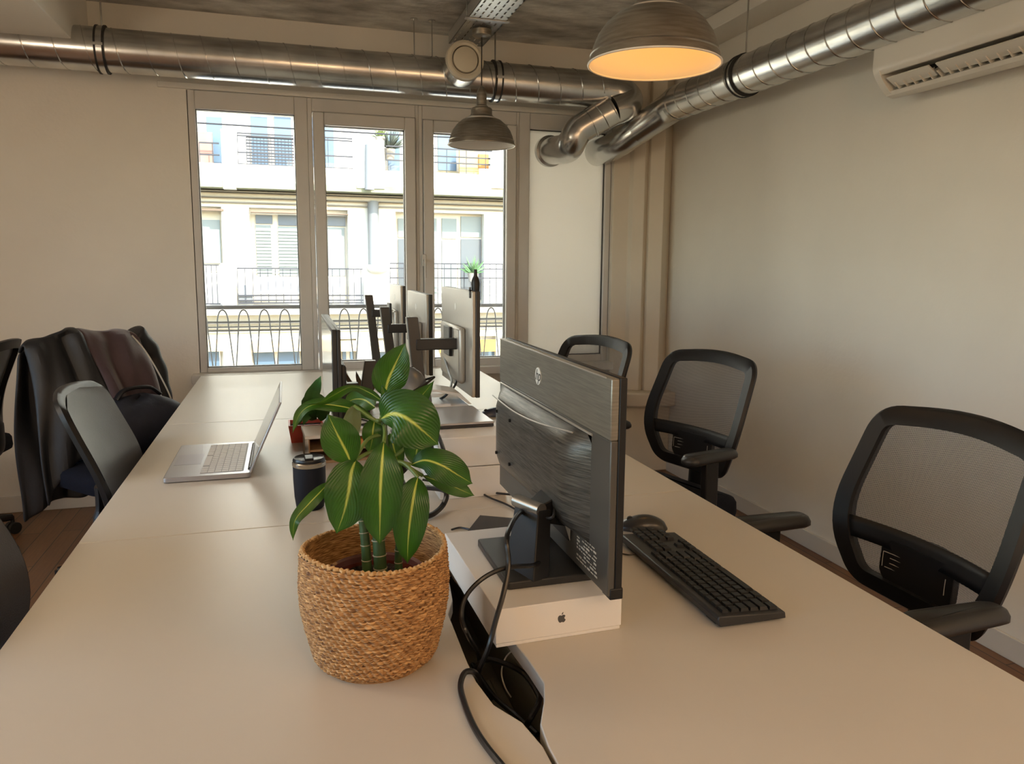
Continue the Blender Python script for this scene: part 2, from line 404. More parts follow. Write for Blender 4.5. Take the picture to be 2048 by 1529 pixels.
D2X, D2Z, D2R = 2.07, 2.185, .089
t = thing('ventilation_duct', 'round galvanised spiral duct running along the right wall over the air conditioner', 'duct', (D2X, 0, D2Z))
def loc2(p): return tuple(Vector(p)-Vector((D2X, 0, D2Z)))
duct_tube([loc2((D2X, BY+.02, D2Z)), loc2((D2X, 3.90, D2Z))], D2R, 'duct_pipe', t)
spiral(loc2((D2X, .4, D2Z)), loc2((D2X, 3.88, D2Z)), D2R, .118, 'spiral_seam', t, 1)
ring(loc2((D2X, 3.88, D2Z)), (0, 1, 0), D2R, .03, 'duct_collar', t, M_galv)
el = spline([(D2X, 3.90, D2Z), (2.06, 3.98, 2.165), (2.02, 4.06, 2.125), (1.95, 4.15, 2.065)], 6)
duct_tube([loc2(q) for q in el], [.089-.008*i/(len(el)-1) for i in range(len(el))], 'duct_elbow', t)
el = spline([(1.95, 4.15, 2.065), (1.90, 4.21, 2.02), (1.86, 4.30, 1.99), (1.835, WY+.03, 1.98)], 6)
duct_tube([loc2(q) for q in el], .078, 'duct_elbow', t)
ring(loc2((D2X, 3.24, D2Z)), (0, 1, 0), D2R+.002, .03, 'duct_clamp', t, M_galv)
for s in (-.016, .016): ring(loc2((D2X, 3.24+s, D2Z)), (0, 1, 0), D2R+.002, .008, 'clamp_lining', t, M_clampblk, .007)
MB().cyl(loc2((D2X, 3.24, D2Z+D2R)), loc2((D2X, 3.24, CZ)), .004, 8).build('hanger_rod', M_galv, t)

# ---------------------------------------------------------------- cable tray
t = thing('cable_tray', 'perforated galvanised cable tray hung under the concrete ceiling', 'cable tray', (.95, 0, 2.455))
M_tray = mat('tray_zinc', (.55, .56, .55), .35, metal=.8)
b = MB(); hw = .092; y0, y1 = -2.4, 4.16
# floor of the tray as strips with slots left open between them
xs = [-hw, -.078, -.070, -.045, -.037, -.012, -.004, .020, .028, .052, .060, .084, hw]
for i in range(0, 12, 2): b.box((xs[i]+.0, y0, 0), (xs[i+1], y1, .002))
b.box((.084, y0, 0), (hw, y1, .002))
yy = y0; k = 0
while yy < y1:
    for i in range(1, 12, 2):
        o_ = .03 if (i//2) % 2 else 0
        b.box((xs[i], yy+o_-.012, 0), (xs[i+1], yy+o_+.012, .002))
    yy += .062
b.build('tray_floor', M_tray, t, smooth=False)
for s in (-1, 1): MB().box((s*hw, y0, 0), (s*(hw-.002), y1, .058)).box((s*hw, y0, .056), (s*(hw-.010), y1, .060)).build('tray_side', M_tray, t)
for yy in (.6, 2.2, 3.7):
    for s in (-1, 1): MB().cyl((s*.10, yy, -.004), (s*.10, yy, CZ-2.455), .004, 8).build('hanger_rod', M_galv, t)
    MB().box((-.11, yy-.012, -.006), (.11, yy+.012, -.001)).build('cross_bar', M_tray, t)
for k, (dx, r_) in enumerate(((-.05, .006), (-.02, .008), (.02, .005), (.05, .007))):
    MB().tube([(dx+.008*math.sin(i*.9+k), -2.3+i*.4, r_+.002) for i in range(17)], r_, 8).build('cable', M_blackm, t)

# ---------------------------------------------------------------- pendant lamps
def pendant(name, label, x, y, zrim, R, ztop, lit, group=None):
    t = thing(name, label, 'lamp', (x, y, zrim), 0, group)
    k = R/.172
    prof = [(R, 0), (R*.99, .006*k), (R*.972, .020*k), (R*.955, .030*k), (R*.93, .046*k), (R*.86, .074*k), (R*.74, .102*k), (R*.58, .125*k), (R*.42, .138*k), (R*.34, .147*k), (R*.315, .158*k), (R*.315, .180*k), (R*.29, .186*k), (R*.18, .190*k)]
    outer = prof; inner = [(max(r-.003, .001), z+.0015) for r, z in prof[:9]]
    MB().lathe(outer, 56).build('lamp_shade', M_lampout, t, angle=30)
    MB().lathe([(R, 0)]+inner[1:]+[(.002, .142*k)], 56).build('shade_lining', M_lampin, t, angle=30)
    MB().tube([(R*math.cos(a*PI/32), R*math.sin(a*PI/32), .001) for a in range(64)], .0028, 6, closed=True).build('shade_rim', M_lampin if lit else M_lampout, t)
    MB().lathe([(R*.969, .0215*k), (R*.980, .0245*k), (R*.958, .029*k)], 56).build('shade_bead', M_lampout, t)
    MB().lathe([(.034*k, .188*k), (.034*k, .194*k), (.026*k, .202*k), (.026*k, .255*k), (.023*k, .268*k), (.012*k, .290*k), (.004, .297*k), (.001, .297*k)], 28).build('lamp_socket', M_lampout, t)
    zc = ztop-zrim
    MB().cyl((0, 0, .29*k), (0, 0, zc-.03), .0032, 8).build('cord', M_cord, t)
    MB().lathe([(.001, zc-.034), (.035, zc-.034), (.047, zc-.026), (.05, zc-.004), (.05, zc)], 32).build('ceiling_rose', M_lampout, t)
    bm_ = mat('bulb_lit', (1, .8, .5), .3, emis=(1, .45, .10), estr=2.5) if lit else mat('bulb_off', (.8, .8, .78), .2)
    MB().lathe([(.001, .052*k), (.016, .055*k), (.026, .068*k), (.028, .082*k), (.022, .098*k), (.013, .112*k), (.013, .135*k)], 20).build('bulb', bm_, t)
    if lit:
        L = bpy.data.lights.new('bulb_light', 'POINT'); L.energy = lit; L.color = (1, .50, .10); L.shadow_soft_size = .035
        lo = bpy.data.objects.new('bulb_light', L); COL.objects.link(lo); lo.location = (x, y, zrim+.045*k)
    return t
PZ = 2.445
pendant('pendant_lamp', 'unlit brushed metal dome pendant lamp in front of the window', .958, 3.84, 1.893, .168, PZ, 0, 'dome pendant lamps')
pendant('pendant_lamp', 'large lit dome pendant lamp glowing orange inside, near the camera', .925, 1.87, 1.822, .170, PZ, .26, 'dome pendant lamps')
# added fill lamps, all unseen: opal globes to brighten walls and ceiling
M_fillglobe = mat('fill_globe_glass', (.9, .86, .78), .3, emis=(1, .80, .58), estr=7)
M_fillglobew = mat('fill_globe_glass_warm', (.9, .84, .74), .3, emis=(1, .60, .30), estr=9)
for x, y, z, lab in ((.35, -.9, 1.95, 'added opal fill globe over the near end of the desks, behind the camera'), (-1.5, 1.75, 1.82, 'added opal fill globe over the aisle on the left, outside the frame'), (1.6, -.8, 1.95, 'added opal fill globe near the right wall, behind the camera')):
    t = thing('fill_globe', lab, 'lamp', (x, y, z), 0, 'added fill globes')
    top = (2.30 if x < -.9 else CZ)-z
    MB().lathe([(.001, -.16)]+[(.16*math.cos(a*PI/24), .16*math.sin(a*PI/24)) for a in range(-11, 12)]+[(.02, .158)], 32).build('globe', M_fillglobew if x > 0 else M_fillglobe, t)
    MB().cyl((0, 0, .155), (0, 0, .20), .022, 16).cyl((0, 0, .2), (0, 0, top-.02), .004, 8).cyl((0, 0, top-.025), (0, 0, top), .05, 20).build('fitting', M_lampout, t)

# glowing ceiling panels added as fill light, all outside the frame
M_fillpanel = mat('fill_panel_glow', (.9, .9, .9), .5, emis=(1, .84, .66), estr=2.4)
for x, y, z, w_, l_, lab in ((-2.05, 1.3, 2.30, .45, 1.6, 'added flat fill panel on the left soffit, beside the desks'), (-1.7, -1.5, 2.30, .45, 1.5, 'added flat fill panel on the left soffit, behind the camera'), (.75, -1.5, CZ, 1.4, .45, 'added flat fill panel behind the camera, over the desks')):
    t = thing('fill_panel', lab, 'lamp', (x, y, z))
    MB().box((-w_/2-.02, -l_/2-.02, -.035), (w_/2+.02, l_/2+.02, 0)).build('frame', M_frame, t, bevel=.003)
    MB().box((-w_/2, -l_/2, -.038), (w_/2, l_/2, -.034)).build('diffuser', M_fillpanel, t)

# ---------------------------------------------------------------- air conditioner
t = thing('air_conditioner', 'cream wall-mounted split air conditioner on the right wall under the duct', 'air conditioner', (WX, 1.95, 1.93))
prof = rpoly([(0, .33), (-.17, .33), (-.235, .29), (-.24, .115), (-.225, .085), (-.15, .012), (0, 0)], [0, .03, .04, .02, .02, .02, 0])
b = MB(); L0, L1 = -.40, .47
body = rpoly([(0, .33), (-.16, .33), (-.215, .29), (-.22, .090), (-.205, .072), (-.12, .090), (0, .090)], [0, .03, .04, .015, .005, 0, 0])
b.prism(body, L0, L1, 'xz')
b.prism([(0, .03), (-.120, .0), (-.150, .006), (-.160, .018), (-.10, .045), (0, .060)], L0, L1, 'xz')
cap = rpoly([(0, .03), (0, .33), (-.16, .33), (-.215, .29), (-.22, .090), (-.205, .062), (-.160, .012), (-.12, 0)], [0, 0, .03, .04, .02, .02, .015, .01])
b.prism(cap, L1-.030, L1+.0, 'xz'); b.prism(cap, L0, L0+.03, 'xz')
b.build('casing', M_ac, t)
MB().box((-.10, L0+.03, .045), (-.085, L1-.03, .095)).build('air_slot', M_black, t)
for a, c in ((L1-.045, .235), (.205, -.32)):
    MB().prism([(-.196, .058), (-.193, .062), (-.150, .036), (-.153, .031)], a, c, 'xz').build('air_flap', M_ac, t)
for i in range(20):
    y = L1-.06-i*.038
    MB().prism([(-.175, .040), (-.11, .075), (-.11, .045), (-.150, .022)], y, y-.003, 'xz').build('louvre_vane', M_ac, t)

# ---------------------------------------------------------------- desks
DT, DZ = .025, .73
def desk(y0, y1, side, label):
    xo = -.430 if side == 'l' else .985
    t = thing('desk', label, 'desk', ((xo+.284)/2, (y0+y1)/2, 0), 0, 'white bench desks')
    O = t.location
    if side == 'l':
        cut = [(.281, .38), (.259, .73), (.244, .66), (.237, .55), (.236, .47), (.246, .41), (.268, .355), (.281, .30)]
        cut = [(.281, 1.0), (.268, .80), (.259, .73), (.241, .68), (.237, .53), (.237, .465), (.246, .403), (.271, .355), (.281, .30)]
        outer = [(xo, y0), (xo, y1), (.281, y1)] + [(x, y0+d) for x, d in cut] + [(.281, y0)]
    else:
        cut = [(.287, .30), (.292, .345), (.314, .395), (.327, .435), (.325, .50), (.320, .56), (.312, .72), (.300, .79), (.290, .86), (.287, .95)]
        outer = [(xo, y0), (.287, y0)] + [(x, y0+d) for x, d in cut] + [(.287, y1), (xo, y1)]
    g = .0012
    outer = [(x, min(max(y, y0+g), y1-g)) for x, y in outer]
    MB().prism([(x-O.x, y-O.y) for x, y in outer], DZ-DT, DZ).build('desktop', M_white, t, bevel=.0015, angle=25)
    s = -1 if side == 'l' else 1
    xi = .20 if side == 'l' else .37
    for y in (y0+.03, y1-.03):
        for x in (xo-s*.05, xi):
            MB().box((x-.02-O.x, y-.02-O.y, 0), (x+.02-O.x, y+.02-O.y, DZ-DT)).build('leg', M_legm, t, bevel=.003)
        a, b_ = sorted((xo-s*.05, xi))
        MB().box((a+.02-O.x, y-.015-O.y, .66), (b_-.02-O.x, y+.015-O.y, DZ-DT)).build('cross_rail', M_legm, t)
    return t
YS = (.51, 1.712, 2.914, 4.114)
pos = ('nearest the camera', 'in the middle of the row', 'at the window end')
things_on = {'l': ('white desk under the wicker plant basket', 'white desk under the open laptop', 'empty white desk surface by the left window pane'),
             'r': ('white desk under the keyboard and the near monitor', 'white desk under the white riser box', 'white desk on the right at the window end')}
for side in 'lr':
    for i in range(3): desk(YS[i], YS[i+1], side, things_on[side][i]+', '+pos[i])
t = thing('cable_tray', 'dark cable trough hanging under the gap between the desks', 'cable tray', (.282, 2.3, .585))
b = MB(); b.box((-.055, -1.7, 0), (.055, 1.7, .004)); b.box((-.055, -1.7, 0), (-.051, 1.7, .09)); b.box((.051, -1.7, 0), (.055, 1.7, .09))
b.build('trough', mat('trough_grey', (.16, .16, .13), .45), t)
for y in (-1.5, -.5, .6, 1.55): MB().box((-.055, y-.01, .085), (-.045, y+.01, .119)).build('bracket', M_black, t)
ps = thing('power_strip', 'black power strip lying in the cable trough below the desk cut-out', 'power strip', (.288, 1.02, .590))
MB().box((-.022, -.15, 0), (.022, .15, .024)).build('housing', mat('dark_green_grey', (.10, .11, .09), .45), ps, bevel=.004)
for i in range(4): MB().cyl((0, -.11+i*.07, .0225), (0, -.11+i*.07, .0255), .016, 20).build('socket', M_black, ps)

# ---------------------------------------------------------------- office chairs
def chair(label, arms=True, dense=False, group='black mesh task chairs', dz=0):
    t = thing('office_chair', label, 'chair', (0, 0, 0), 0, group)
    zb, zt = .555+dz, .985+dz
    def xof(y, z):
        u = (z-zb)/(zt-zb)
        return -.20 - .105*u + .05*math.sin(u*PI*.9)*(1-u)*1.2 + .75*y*y
    poly = rpoly([(-.165, zb), (.165, zb), (.243, zb+.150), (.222, zt-.012), (0, zt+.012), (-.222, zt-.012), (-.243, zb+.150)], [.05, .05, .10, .060, .22, .060, .10], 8)
    inn = inset(poly, .041); N = len(poly)
    # frame ring
    b = MB(); th = .012
    vs = [(xof(y, z)+th, y, z) for y, z in inset(poly, .004)] + [(xof(y, z)+th, y, z) for y, z in inn] + [(xof(y, z)-th, y, z) for y, z in inn] + [(xof(y, z)-th, y, z) for y, z in poly] + [(xof(y, z), y, z) for y, z in inset(poly, -.004)]
    fs = []
    for i in range(N):
        j = (i+1) % N
        for k in range(5):
            k2 = (k+1) % 5; fs.append((k*N+i, k*N+j, k2*N+j, k2*N+i))
    b.add(vs, fs); b.build('backrest_frame', M_black, t, angle=50)
    # mesh panel
    def hwid(z):
        best = 0
        for i in range(N):
            (ya, za), (yb, zb_) = inn[i], inn[(i+1) % N]
            if (za-z)*(zb_-z) <= 0 and za != zb_:
                y = ya+(yb-ya)*(z-za)/(zb_-za); best = max(best, y)
        return best
    zi0 = min(z for y, z in inn)+.001; zi1 = max(z for y, z in inn)-.001
    P = []
    if dense: inn = inset(poly, .012); zi0 = zb+.014; zi1 = zt-.008
    for i in range(25):
        z = zi0+(zi1-zi0)*i/24; hw = hwid(z)+.004
        P.append([(xof(hw*(j/8-1), z)+(.014 if dense else 0), hw*(j/8-1), z) for j in range(17)])
    MB().grid(P).build('backrest_mesh', M_meshd if dense else M_mesh, t)
    # cross bar and lumbar pad behind the mesh
    P = []
    for i in range(4):
        z = .668+dz+i*.016; hw = hwid(z)+.012
        P.append([(xof(hw*(j/8-1), z)+.002, hw*(j/8-1), z) for j in range(17)])
    MB().grid(P).build('cross_bar', M_black, t, solid=.008)
    lp = rpoly([(-.070, .570+dz), (.070, .570+dz), (.098, .612+dz), (.098, .690+dz), (-.098, .690+dz), (-.098, .612+dz)], .010, 4)
    b = MB(); b.add([(xof(y, z)+.004, y, z) for y, z in lp]+[(xof(y, z)-.014, y, z) for y, z in lp],
        [tuple(range(len(lp))), tuple(range(2*len(lp)-1, len(lp)-1, -1))]+[(i, (i+1) % len(lp), len(lp)+(i+1) % len(lp), len(lp)+i) for i in range(len(lp))])
    b.build('lumbar_pad', M_black, t)
    b = MB()
    for z, hw in ((.660+dz, .098), (.649+dz, .080), (.637+dz, .080), (.625+dz, .092)):
        b.tube([(xof(y, z)+.0065, y, z) for y in [-.088+.100*k/8*(hw/.098)+(.098-hw) for k in range(9)]], .0011, 4)
    for y in (-.089, .080): b.tube([(xof(y, z)+.0065, y, z) for z in (.625+dz, .64+dz, .660+dz)], .0011, 4)
    st = b.build('stitching', mat('stitch', (.35, .34, .32), .7), t)
    # spine
    MB().tube(spline([(xof(0, .70+dz)-.030, 0, .70+dz), (xof(0, .66+dz)-.035, 0, .66+dz), (xof(0, .58)-.040, 0, .58+dz), (-.225, 0, .46), (-.15, 0, .415), (-.05, 0, .41)], 5), [.016]*8+[.022]*18, 12, flat=2.4).build('back_support', M_black, t)
    # seat
    sp = rpoly([(-.215, -.235), (.20, -.225), (.245, 0), (.20, .225), (-.215, .235)], [.08, .11, .10, .11, .08], 8)
    Z = [(.0, .435), (-.004, .45), (-.002, .485), (.006, .498), (.03, .507), (.08, .510)]
    b = MB(); loops = []
    for d, z in Z:
        q = inset(sp, d); k = len(b.v)
        b.v += [(x, y, z - .5*max(0, x-.15)**1*.25) for x, y in q]; loops.append(k)
    n = len(sp)
    for a, c in zip(loops, loops[1:]):
        for i in range(n): b.f.append((a+i, a+(i+1) % n, c+(i+1) % n, c+i))
    b.f.append(tuple(loops[0]+i for i in range(n))[::-1]); b.f.append(tuple(loops[-1]+i for i in range(n)))
    b.build('seat', M_navy, t, angle=60)
    MB().box((-.13, -.10, .395), (.13, .10, .436)).build('seat_mechanism', M_black, t, bevel=.01)
    MB().cyl((0, 0, .10), (0, 0, .26), .027, 18).cyl((0, 0, .25), (0, 0, .40), .017, 16).build('gas_column', M_black, t)
    for k in range(5):
        a = k*2*PI/5+.35; c, s = math.cos(a), math.sin(a)
        MB().tube([(c*.02, s*.02, .115), (c*.15, s*.15, .105), (c*.285, s*.285, .082)], [.030, .024, .017], 10).build('base_leg', M_black, t)
        cs = MB(); x, y = c*.29, s*.29
        for q in (-.014, .014): cs.cyl((x-s*q-s*.009, y+c*q+c*.009, .028), (x-s*q+s*.009, y+c*q-c*.009, .028), .028, 18)
        cs.cyl((x, y, .03), (x, y, .085), .009, 8); cs.build('caster', M_blackm, t)
    MB().lathe([(.001, .14), (.032, .14), (.038, .10), (.036, .088), (.001, .088)], 20).build('base_hub', M_black, t)
    if arms:
        for s in (-1, 1):
            ar = MB()
            ar.tube(spline([(0, s*.12, .41), (0, s*.23, .415), (0, s*.262, .45), (0, s*.268, .52)], 5), .020, 10, flat=1.3)
            ar.box((-.028, s*.268-.013, .50), (.030, s*.268+.013, .675))
            a_ = ar.build('armrest', M_black, t, bevel=.004)
            pp = rpoly([(-.105, -.030), (.10, -.040), (.125, 0), (.10, .040), (-.105, .030), (-.12, 0)], .03, 5)
            b = MB(); k0 = []
            for d, z in ((.010, .672), (0, .680), (0, .690), (.006, .700), (.016, .704)):
                q = inset(pp, d); k0.append(len(b.v)); b.v += [(x, y+s*.268, z - .9*max(0, abs(x)-.05)**2*1.2) for x, y in q]
            n = len(pp)
            for a, c in zip(k0, k0[1:]):
                for i in range(n): b.f.append((a+i, a+(i+1) % n, c+(i+1) % n, c+i))
            b.f.append(tuple(k0[0]+i for i in range(n))[::-1]); b.f.append(tuple(k0[-1]+i for i in range(n)))
            b.build('arm_pad', M_dark, a_, angle=60)
    return t
c3 = chair('black mesh task chair with armrests nearest the camera, right of the keyboard')
c3.location = (1.12, 1.275, 0); c3.rotation_euler = (0, 0, PI+.03)
dup(c3, (1.24, 2.41, 0), PI+.28, 'mesh task chair with armrests, the middle one of the three on the right')
dup(c3, (1.055, 3.03, 0), PI+.33, 'black mesh task chair showing above the near monitor, farthest on the right side')
cl = chair('grey-black task chair tucked in at the left desk, beside the open laptop', arms=False, dense=True, group='task chairs on the left', dz=-.035)
cl.location = (-.30, 2.40, 0)
dup(cl, (-.62, 3.33, 0), math.radians(-50), 'black task chair with a dark jacket over its back by the window wall')
dup(cl, (-1.48, 3.86, 0), PI-.1, 'black task chair cut off by the left edge, standing by the window wall')
dup(cl, (-.36, 1.50, 0), .05, 'dark task chair in the bottom left corner, mostly out of frame')

# ---------------------------------------------------------------- near monitor on its box
def apple_poly(s):
    pts = [(0, .30), (.10, .36), (.26, .40), (.42, .34), (.50, .22), (.40, .10), (.36, -.03), (.42, -.18), (.54, -.27), (.46, -.44), (.34, -.58), (.22, -.62), (.08, -.57), (-.06, -.57), (-.20, -.62), (-.33, -.57), (-.46, -.40), (-.53, -.18), (-.54, .04), (-.47, .24), (-.33, .36), (-.18, .37)]
    q = spline([(x, y, 0) for x, y in pts]+[(0, .30, 0)], 4)[:-1]
    return [(p.x*s, p.y*s) for p in q]
bx = thing('carton', 'flat white computer box with a grey apple emblem, under the near monitor', 'box', (.388, 1.232, DZ), math.radians(1.5))
MB().box((-.104, -.172, 0), (.104, .172, .006)).build('box_base', M_box, bx, bevel=.001)
MB().box((-.1055, -.1735, .0065), (.1055, .1735, .062)).build('lid', M_box, bx, bevel=.0012)
b = MB().prism(apple_poly(.0120), -.1741, -.1736, 'xz').prism([(x*.0120, y*.0120) for x, y in ((.0, .44), (.02, .60), (.14, .76), (.20, .78), (.18, .62), (.08, .48))], -.1741, -.1736, 'xz')
em = b.build('emblem', mat('emblem_grey', (.10, .10, .10), .3, metal=.4), bx); em.location = (.002, 0, .034)

M_brush = mat('brushed_dark', (.028, .026, .023), .30, metal=.3, col2=(.13, .12, .105), vscale=18, stretch=(1, 1, 26), bump=.10, bscale=30)
M_brushl = mat('brushed_strip', (.20, .185, .155), .30, metal=.45, col2=(.29, .27, .225), vscale=14, stretch=(1, 1, 26))
BZ = DZ+.062
ML = Vector((.45, 1.31, .98))
t = thing('monitor', 'large black monitor seen from behind with a round silver emblem, on the white box', 'monitor', (.392, 1.215, BZ))
O = t.location
def rel(p): return tuple(Vector(p)-O)
X0 = .45; yn, yf = 1.012, 1.628; zb0, zt0 = .812, 1.147
zs = 1.058                                # lower edge of the flat top strip
MB().box(rel((X0, yn, zb0)), rel((X0+.012, yf, zs-.004))).build('back_shell', mat('shell_dark', (.075, .070, .062), .32), t, bevel=.002)
MB().box(rel((X0-.001, yn, zs-.004)), rel((X0+.012, yf, zt0))).build('top_strip', M_brushl, t, bevel=.002)
MB().box(rel((X0+.012, yn-.001, zb0-.002)), rel((X0+.024, yf+.001, zt0+.001))).build('bezel', M_black, t, bevel=.002)
MB().box(rel((X0+.0235, yn+.006, zb0+.014)), rel((X0+.0246, yf-.006, zt0-.006))).build('screen', mat('screen_off', (.01, .01, .012), .12), t)
MB().box(rel((X0+.004, yn-.0015, zb0-.006)), rel((X0+.026, yn+.03, zb0+.012))).build('corner_cap', M_black, t, bevel=.002)
# bulging lower housing
P = []
for i in range(15):
    z = .868+(zs-.012-.868)*i/14
    row = []
    for j in range(29):
        u = j/28; y = yn+.075+(yf-.012-yn-.075)*u
        e = min(1, min(u, 1-u)*7); ez = min(1, min(i/14, 1-i/14)*5)
        d = .030*math.sin(min(1, e)*PI/2)*(.55+.45*ez) if (i not in (0, 14) and j not in (0, 28)) else 0
        row.append(rel((X0-d, y, z+.008*(u-.5)*0)))
    P.append(row)
MB().grid(P).build('rear_housing', M_brush, t, angle=50)
MB().tube([rel((X0-.001, yn+.07, zs-.010)), rel((X0-.001, yf-.01, zs-.010))], .0022, 6).tube([rel((X0-.0015, yn+.02, zt0-.001)), rel((X0-.0015, yf-.002, zt0-.001))], .0012, 6).build('trim_line', mat('bright_edge', (.55, .52, .47), .3, metal=.6), t)
MB().tube(spline([rel((X0-.030, yf-.05, zs-.030)), rel((X0-.032, 1.42, zs-.034)), rel((X0-.026, 1.28, zs-.030)), rel((X0-.012, 1.14, zs-.018))], 5), .0016, 6).build('trim_line', MATS['bright_edge'], t)
# emblem: ring disc with two slanted letters
em = MB().cyl((0, 0, 0), (0, 0, .0012), .0165, 40).build('emblem', mat('emblem_silver', (.85, .82, .76), .35, metal=.2), t)
em.matrix_local = Matrix.Translation(rel((X0-.0012, 1.352, 1.102))) @ Matrix.Rotation(-PI/2, 4, 'Z') @ Matrix.Rotation(PI/2, 4, 'X')
me = text_mesh('hp', .030, .35); lt = bpy.data.objects.new('emblem_letters', me); COL.objects.link(lt); me.materials.append(M_dark); lt.parent = em; lt.location = (0, .001, .0014)
# vent notch, stickers, screws
MB().box(rel((X0-.0020, 1.175, .842)), rel((X0+.001, 1.255, .900))).build('connector_bay', M_black, t)
b = MB().prism([(1.168-O.y, .845-O.z), (1.200-O.y, .870-O.z), (1.196-O.y, .893-O.z), (1.166-O.y, .872-O.z)], X0-.0026-O.x, X0-.0021-O.x, 'yz'); b.build('sticker', mat('sticker', (.55, .52, .45), .6), t)
b = MB()
for r_ in range(8):
    yy = 1.140
    while yy > 1.062:
        w_ = random.uniform(.004, .016); z = .868-r_*.0062
        if random.random() < .85: b.box(rel((X0-.0006, yy, z)), rel((X0-.0002, yy-w_, z+random.choice((.0018, .003)))))
        yy -= w_+.004
b.build('rating_print', MATS['sticker'], t)
b = MB()
for y, z in ((1.54, 1.0), (1.44, 1.0), (1.44, .91), (1.54, .91)): b.cyl(rel((X0-.034, y, z)), rel((X0-.0285, y, z)), .0035, 10)
b.build('screw_hole', M_black, t)
# neck, hinge and base
MB().add([rel(q) for q in ((.340, 1.190, BZ+.011), (.364, 1.112, BZ+.011), (.396, 1.122, BZ+.011), (.376, 1.198, BZ+.011), (.366, 1.222, .905), (.390, 1.166, .905), (.416, 1.176, .900), (.394, 1.230, .900))],
         [(0, 3, 2, 1), (4, 5, 6, 7), (0, 1, 5, 4), (1, 2, 6, 5), (2, 3, 7, 6), (3, 0, 4, 7)]).build('neck', M_black, t, bevel=.002)
MB().cyl(rel((.369, 1.226, .905)), rel((.396, 1.168, .903)), .0115, 24).build('hinge', mat('hinge_metal', (.34, .32, .29), .3, metal=.8), t)
MB().add([rel(q) for q in ((.392, 1.176, .880), (.392, 1.222, .880), (.392, 1.222, .906), (.392, 1.176, .906), (X0, 1.19, .862), (X0, 1.27, .862), (X0, 1.27, .925), (X0, 1.19, .925))],
         [(0, 1, 2, 3), (7, 6, 5, 4), (0, 4, 5, 1), (1, 5, 6, 2), (2, 6, 7, 3), (3, 7, 4, 0)]).build('hinge_bracket', M_black, t, bevel=.002)
pb = rpoly([(.323, 1.322), (.466, 1.322), (.476, 1.118), (.323, 1.118)], .006, 3)
MB().prism([(x-O.x, y-O.y) for x, y in pb], 0, .013).build('base', M_dark, t, bevel=.002)

# ---------------------------------------------------------------- cables
def cable(label, px, r=.0035, m=M_blackg, name='cable', group=None, n=7):
    pts = spline(px, n); o = MB().tube(pts, r, 8).build(name, m); tag(o, label, 'cable', group); return o
A = at
cable('black power cable arching from the monitor foot down into the desk gap', [A(1085, 1118, Y=1.19), A(1068, 1131, Y=1.10), A(1014, 1136, Y=1.07), A(968, 1156, Y=1.06), A(933, 1192, Y=1.055), A(923, 1233, Y=1.045), A(936, 1272, Y=1.03), A(955, 1305, z=.70), A(960, 1330, z=.60)], .0037)
cable('black cable hanging from the monitor neck past the box edge into the gap', [A(1060, 1012, Y=1.24), A(1036, 1030, Y=1.18), A(1022, 1052, Y=1.12), A(1013, 1080, Y=1.08), A(1017, 1130, Y=1.065), A(1007, 1187, Y=1.045), A(992, 1240, Y=1.03), A(976, 1298, Y=1.02), A(957, 1345, z=.70), A(950, 1372, z=.60)], .0040)
cable('thick black cable looping out of the desk gap onto the left desk', [A(975, 1400, z=.60), A(958, 1360, z=.71), A(948, 1345, z=.742), A(930, 1346, z=.745), A(921, 1372, z=.736), A(928, 1405, z=.735), A(945, 1448, z=.735), A(972, 1492, z=.735), A(1015, 1545, z=.735), A(1060, 1600, z=.735)], .0042)
cable('black cable bent in a loop inside the desk cut-out', [A(950, 1340, z=.66), A(972, 1320, z=.68), A(1014, 1330, z=.69), A(1050, 1350, z=.69), A(1075, 1385, z=.69), A(1078, 1405, z=.69), A(1062, 1435, z=.68), A(1050, 1455, z=.66)], .0045)
cable('black cable running lengthwise in the desk cut-out under the loop', [A(945, 1330, z=.63), A(985, 1390, z=.64), A(1030, 1430, z=.65), A(1075, 1470, z=.655)], .004)
cable('thin white cable hanging inside the desk cut-out', [A(1033, 1296, z=.70), A(1012, 1315, z=.68), A(1003, 1345, z=.66), A(1010, 1375, z=.64), A(1022, 1395, z=.62)], .0012, mat('white_cable', (.7, .69, .66), .4))
cable('grey loop of cable at the monitor hinge', [A(1066, 980, X=.425), A(1078, 990, X=.42), A(1080, 1010, X=.41), A(1090, 1034, X=.405), A(1106, 1034, X=.41), A(1110, 1010, X=.43)], .0025, M_dark)
cable('black cable coming down behind the monitor neck', [A(1077, 1035, X=.45), A(1082, 1060, X=.44), A(1084, 1090, X=.43), A(1076, 1112, X=.42), A(1060, 1122, X=.41)], .0032)
cable('upper thin black cable crossing the right desk before the riser', [A(845, 960, z=.76), A(880, 965, z=.75), A(940, 968, z=.735), A(985, 985, z=.734), A(1030, 990, z=.75)], .003)
cable('lower thin black cable crossing the right desk before the riser', [A(945, 970, z=.7345), A(972, 992, z=.7345), A(1010, 1008, z=.7345), A(1032, 1020, z=.7345)], .0025)
cable('short black cable beside the grey folder', [A(903, 1060, z=.733), A(920, 1056, z=.733), A(942, 1060, z=.733)], .0022)
cable('thin reddish keyboard cable on the desk by the monitor foot', [A(1240, 1107, z=.733), A(1258, 1110, z=.733), A(1278, 1106, z=.736)], .0015)

# grey folder on the desk
b = MB(); q = [A(960, 1036, z=DZ), A(1023, 1042, z=DZ), A(1020, 1068, z=DZ), A(935, 1068, z=DZ)]
o = MB().prism([(p_.x, p_.y) for p_ in (A(960, 1036, z=DZ), A(1040, 1043, z=DZ), A(1032, 1068, z=DZ), A(935, 1068, z=DZ))], DZ+.0005, DZ+.006).build('folder', mat('folder_grey', (.05, .052, .055), .5))
tag(o, 'dark grey folder lying flat behind the white computer box', 'folder')

